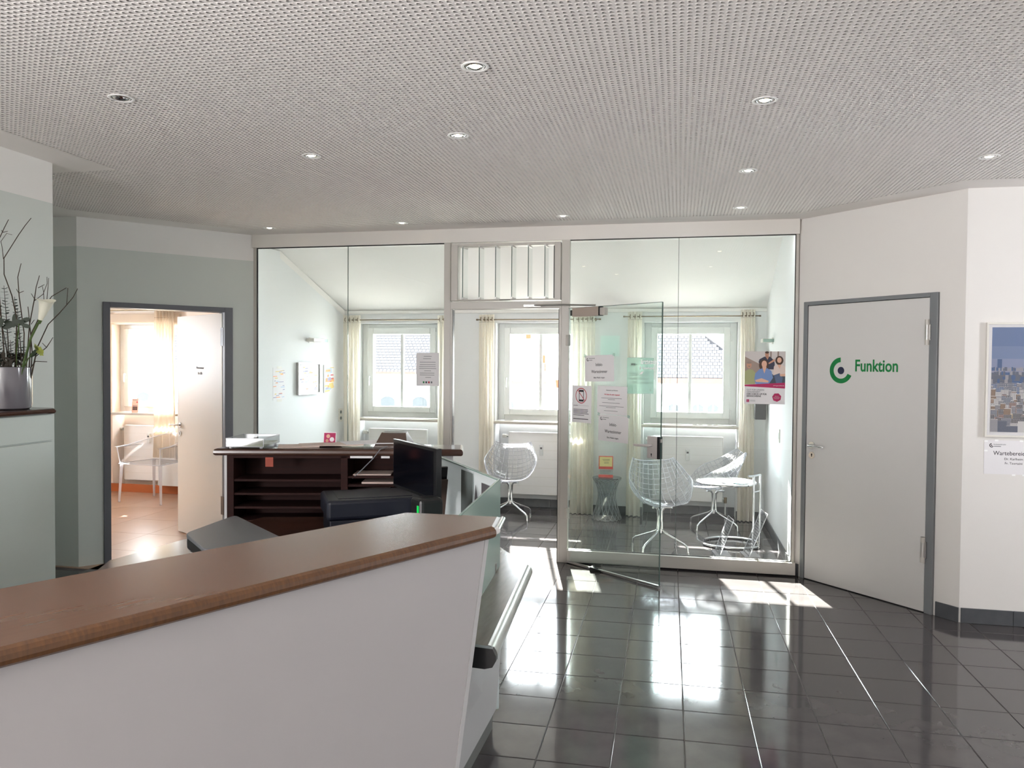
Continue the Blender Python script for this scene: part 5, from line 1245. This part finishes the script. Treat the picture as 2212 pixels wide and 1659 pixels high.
for row in range(17):
    f = .60*(1-row/17.0)**1.15; sz = .012+.05*(row/17.0)**1.3; xx = x0
    while xx < x1-.002:
        w_ = sz*rr_.uniform(.5, 1.3); w_ = min(w_, x1-xx); ht = sz*rr_.uniform(.5, 1.7); zc = zb+(zt-zb)*f; zlo = max(zb, zc-sz*.8); zhi = zc+ht*.75
        c_ = rr_.choice((0, 1, 1, 7, 2, 3, 0, 7, 6) if row > 5 else (1, 7, 7, 5, 1, 7))
        if rr_.random() < .08: c_ = 4 if row > 8 else 5
        if row > 9 and rr_.random() < .35: c_ = rr_.choice((2, 3, 6, 2))
        yy -= .0000012; q.face([(xx, yy, zlo), (xx+w_, yy, zlo), (xx+w_, yy, zhi), (xx, yy, zhi)], 5+c_)
        if sz > .018:
            yy -= .0000012; q.face([(xx, yy, zhi-.003), (xx+w_, yy, zhi-.003), (xx+w_, yy, zhi), (xx, yy, zhi)], 5+(0 if c_ in (1, 3, 4) else 1))
            nxw = max(2, int(w_/.007)); nzw = max(2, int((zhi-zlo)/.009)); wc = 5+(2 if c_ in (0, 4, 1, 3) else 0)
            if c_ != 6 or True:
                yy -= .0000012
                for a_ in range(nxw):
                    for b_ in range(nzw):
                        xa = xx+(a_+.28)*w_/nxw; za = zlo+(b_+.2)*(zhi-.004-zlo)/nzw
                        if nb < 9000: q.face([(xa, yy, za), (xa+w_/nxw*.45, yy, za), (xa+w_/nxw*.45, yy, za+.0045), (xa, yy, za+.0045)], wc); nb += 1
        xx += w_*rr_.uniform(.9, 1.1)
q.face([(x0+.032, yy-.0001, zb+.40), (x0+.058, yy-.0001, zb+.40), (x0+.058, yy-.0001, zb+.455), (x0+.032, yy-.0001, zb+.455)], 10)
obj('printed_picture', q, sky+bld, pic)
q = MB(); q.box(.012, PW-.012, -.0185, -.0175, .012, PH-.012); obj('cover_glass', q, clear('picture_glass', (252, 252, 252), 0.02), pic)
sg = thing('sign_sheet', 'laminated white sign reading Wartebereich under the city photograph', 'sign', (1.885, 5.43, .953))
q = MB(); q.box(0, .30, -.002, -.0005, 0, .212); obj('paper', q, M_paper, sg)
q = MB(); ring_sector(q, .042, .180, .008, .013, R(90), R(330), -.0024, -.0022, 0, 16); q.disc((.042, -.0024, .180), .004, 0, 0, 10); obj('emblem', q, M_ink, sg)
text('small_lettering', 'ärztezentrum', .013, M_inkgrey, sg, (.052, -.0023, .183)); q = MB(); q.face([(.055, -.0023, .172), (.095, -.0023, .172), (.095, -.0023, .176), (.055, -.0023, .176)]); obj('small_print', q, M_inkgrey, sg)
text('lettering', 'Wartebereich', .037, M_ink, sg, (.052, -.0023, .120), xs=.93)
text('small_lettering', 'Dr. Karlheim', .020, M_ink, sg, (.115, -.0023, .090)); text('small_lettering', 'Fr. Tzortzini', .020, M_ink, sg, (.118, -.0023, .063))
q = MB()
for (x_, z_) in ((0, .205), (.06, .210), (.20, .210), (0, .145), (.16, -.004), (.22, -.004)): q.box(x_, x_+.02, -.0028, -.002, z_-.004, z_+.006)
obj('sticky_tape', q, M_whitefilm, sg)

# ------------------------------------------------------------------ ceiling downlights
LL = ['unlit chrome downlight in the ceiling above the cabinet with the vase', 'lit chrome downlight, the nearest one, high in the middle of the ceiling', 'lit chrome downlight high at the right over the tiled floor',
      'lit chrome downlight behind the nearest one, over the front counter', 'lit chrome downlight over the space between the desk and the left wall', 'lit chrome downlight in the right row, second towards the partition',
      'lit chrome downlight furthest right, before the wall with the city photograph', 'small lit downlight by the corner above the open cream door', 'small lit downlight before the left glass panes', 'small lit downlight before the louvre window', 'small lit downlight before the right glass panes']
dl = None
for k, ((lx, ly), lb) in enumerate(zip(LIGHTS, LL)):
    r_ = thing('ceiling_downlight', lb, 'ceiling light', (lx, ly, CZ), group='recessed ceiling downlights')
    if k == 0:
        q = MB(); q.lathe([(.040, 0), (.052, -.001), (.0535, -.003), (.051, -.005), (.043, -.005), (.040, -.002), (.040, .004)], 36); f1 = q.mesh('flange', M_rad)
        q = MB(); q.lathe([(.0365, -.0015), (.0335, -.0045), (.028, -.004), (.0225, -.001)], 36); f2 = q.mesh('inner_ring', M_chrome)
        q = MB(); q.lathe([(.0415, .004), (.0415, -.001), (.0355, -.001)], 36); f3 = q.mesh('shadow_gap', M_black)
        q = MB(); q.lathe([(.0305, .004), (.026, .012), (.021, .018)], 32, cap1=False); f4 = q.mesh('reflector', M_chrome)
        q = MB(); q.lathe([(.0225, .000), (.016, -.0045), (.001, -.006)], 28); f5 = q.mesh('bulb', M_lamp_on)
        q = MB(); q.lathe([(.0215, .012), (.001, .012)], 28); f6 = q.mesh('bulb', M_lamp_off)
        for mm_ in (f1, f2, f4): mm_.polygons.foreach_set('use_smooth', [True]*len(mm_.polygons))
    for nm, me_ in (('flange', f1), ('inner_ring', f2), ('shadow_gap', f3), ('reflector', f4), ('bulb', f6 if k == 0 else f5)): obj(nm, me_, None, r_)

# ------------------------------------------------------------------ houses across the street
def tiles(mb, x0, x1, y0, z0, rows, m=0, hip=None, tw=.24, rise=.17, run=.17, steep=1.0):
    for r_ in range(rows):
        xa = x0+(r_ % 2)*tw/2; z = z0+r_*rise; y = y0+r_*run; xe = x1 if hip is None else hip(z)
        while xa < xe:
            mb.T = None
            v = [(xa+.012, y-.02, z), (xa+tw-.012, y-.02, z), (xa+tw-.012, y+run, z+rise*.98), (xa+.012, y+run, z+rise*.98)]
            lo_ = [(a_, b_, c_-.05) for a_, b_, c_ in v]
            mb.face(v, m); mb.face([lo_[0], lo_[1], v[1], v[0]], 1)  # lower lip coloured dark for the shadow where tiles overlap
            xa += tw
hA = thing('house', 'white house with grey tiled roof seen through the left windows', 'building', (0, 44, 0))
q = MB(); q.box(-60, -11.2, 0, 8, -12, 1.05); obj('wall', q, M_facade, hA)
q = MB(); q.box(-60, -11.2, -.25, 0, .98, 1.12); obj('gutter', q, M_gutter, hA)
q = MB(); q.face([(-60, -.1, 1.05), (-11.2, -.1, 1.05), (-11.2, 5.5, 6.5), (-60, 5.5, 6.5)]); obj('roof', q, M_roofgap, hA)
q = MB(); tiles(q, -40, -11.3, -.12, 1.12, 22); o_ = obj('roof_tiles', q, [M_rooftile, M_roofgap], hA); o_['kind'] = 'stuff'
for xw in (-16.9, -14.9, -33.4):
    q = MB(); q.box(xw-.45, xw+.45, -.03, .1, -1.6, -.62)
    for k in range(8):
        a0, a1 = pi*k/8, pi*(k+1)/8; q.face([(xw, -.03, -.62), (xw+.45*cos(a1), -.03, -.62+.28*sin(a1)), (xw+.45*cos(a0), -.03, -.62+.28*sin(a0))][::-1])
    o_ = obj('window', q, M_dwin, hA)
hB = thing('house', 'cream gabled house with red verge tiles seen through the open doorway', 'building', (-8.6, 41, 0))
q = MB(); prof_ = [(-2.1, -12), (2.6, -12), (2.6, .2), (0.0, 4.6), (-2.1, 4.6)]
q.face([(x_, 0, z_) for x_, z_ in prof_]); q.face([(x_, 6, z_) for x_, z_ in prof_][::-1])
for k in range(5): q.face([(prof_[k][0], 0, prof_[k][1]), (prof_[k][0], 6, prof_[k][1]), (prof_[(k+1) % 5][0], 6, prof_[(k+1) % 5][1]), (prof_[(k+1) % 5][0], 0, prof_[(k+1) % 5][1])])
obj('wall', q, M_facade2, hB)
for k in range(9):
    t_ = k/9; q = MB(); x_ = 0.25+2.3*t_; z_ = 4.25-3.9*t_; q.box(x_-.12, x_+.14, -.12, 0, z_-.40, z_+.02); obj('verge_tile', q, M_redtile, hB)
q = MB(); q.box(-2.1, 2.6, -.10, 0, .55, .72); obj('cornice', q, M_gutter, hB)
for xw, zw in ((-.4, -.6), (-.9, 2.2)):
    q = MB(); q.box(xw-.4, xw+.4, -.04, .0, zw-1.1, zw)
    for k in range(8):
        a0, a1 = pi*k/8, pi*(k+1)/8; q.face([(xw, -.04, zw), (xw+.4*cos(a1), -.04, zw+.32*sin(a1)), (xw+.4*cos(a0), -.04, zw+.32*sin(a0))][::-1])
    obj('window', q, M_dwin, hB)
hC = thing('house', 'white house with hipped tiled roof seen through the right window', 'building', (0, 44, 0))
q = MB(); q.box(-5.9, 14, 0, 8, -12, .62); obj('wall', q, M_facade, hC)
q = MB(); q.box(-5.9, 14, -.25, 0, .62, .92); obj('gutter', q, M_gutter, hC)
q = MB(); q.face([(-5.9, -.1, .92), (4.6, -.1, .92), (1.5, 2.4, 3.3), (-5.9, 2.4, 3.3)]); obj('roof', q, M_roofgap, hC)
q = MB(); tiles(q, -5.85, 4.3, -.12, .96, 14, hip=lambda z: 4.35-(z-.92)*1.28-.2); o_ = obj('roof_tiles', q, [M_rooftile, M_roofgap], hC); o_['kind'] = 'stuff'
q = MB(); q.tube([(4.6, -.1, .92), (1.5, 2.4, 3.32)], .09, 8); q.tube([(-5.9, 2.4, 3.32), (1.5, 2.4, 3.32)], .09, 8); obj('ridge', q, M_rooftile, hC)
q = MB(); q.box(1.0, 14, 3.0, 8, .9, 6.5); obj('rear_wing', q, M_facade, hC)
for xw in (-.25, 1.05, 1.85):
    for sx in (-.16, .16):
        q = MB(); q.box(xw+sx-.12, xw+sx+.12, -.03, .1, -1.75, -1.0); q.box(xw+sx-.12, xw+sx+.12, -.03, .1, -.9, -.62)
        q.face([(xw+sx-.12, -.03, -.62), (xw+sx+.12, -.03, -.62), (xw+sx+(.12 if sx < 0 else -.12), -.03, -.45)]); obj('window', q, M_dwin, hC)
tag(obj('street', MB().box(-70, 50, 12, 120, -12.2, -12), M_sill), 'street far below the windows', 'street', kind='structure')
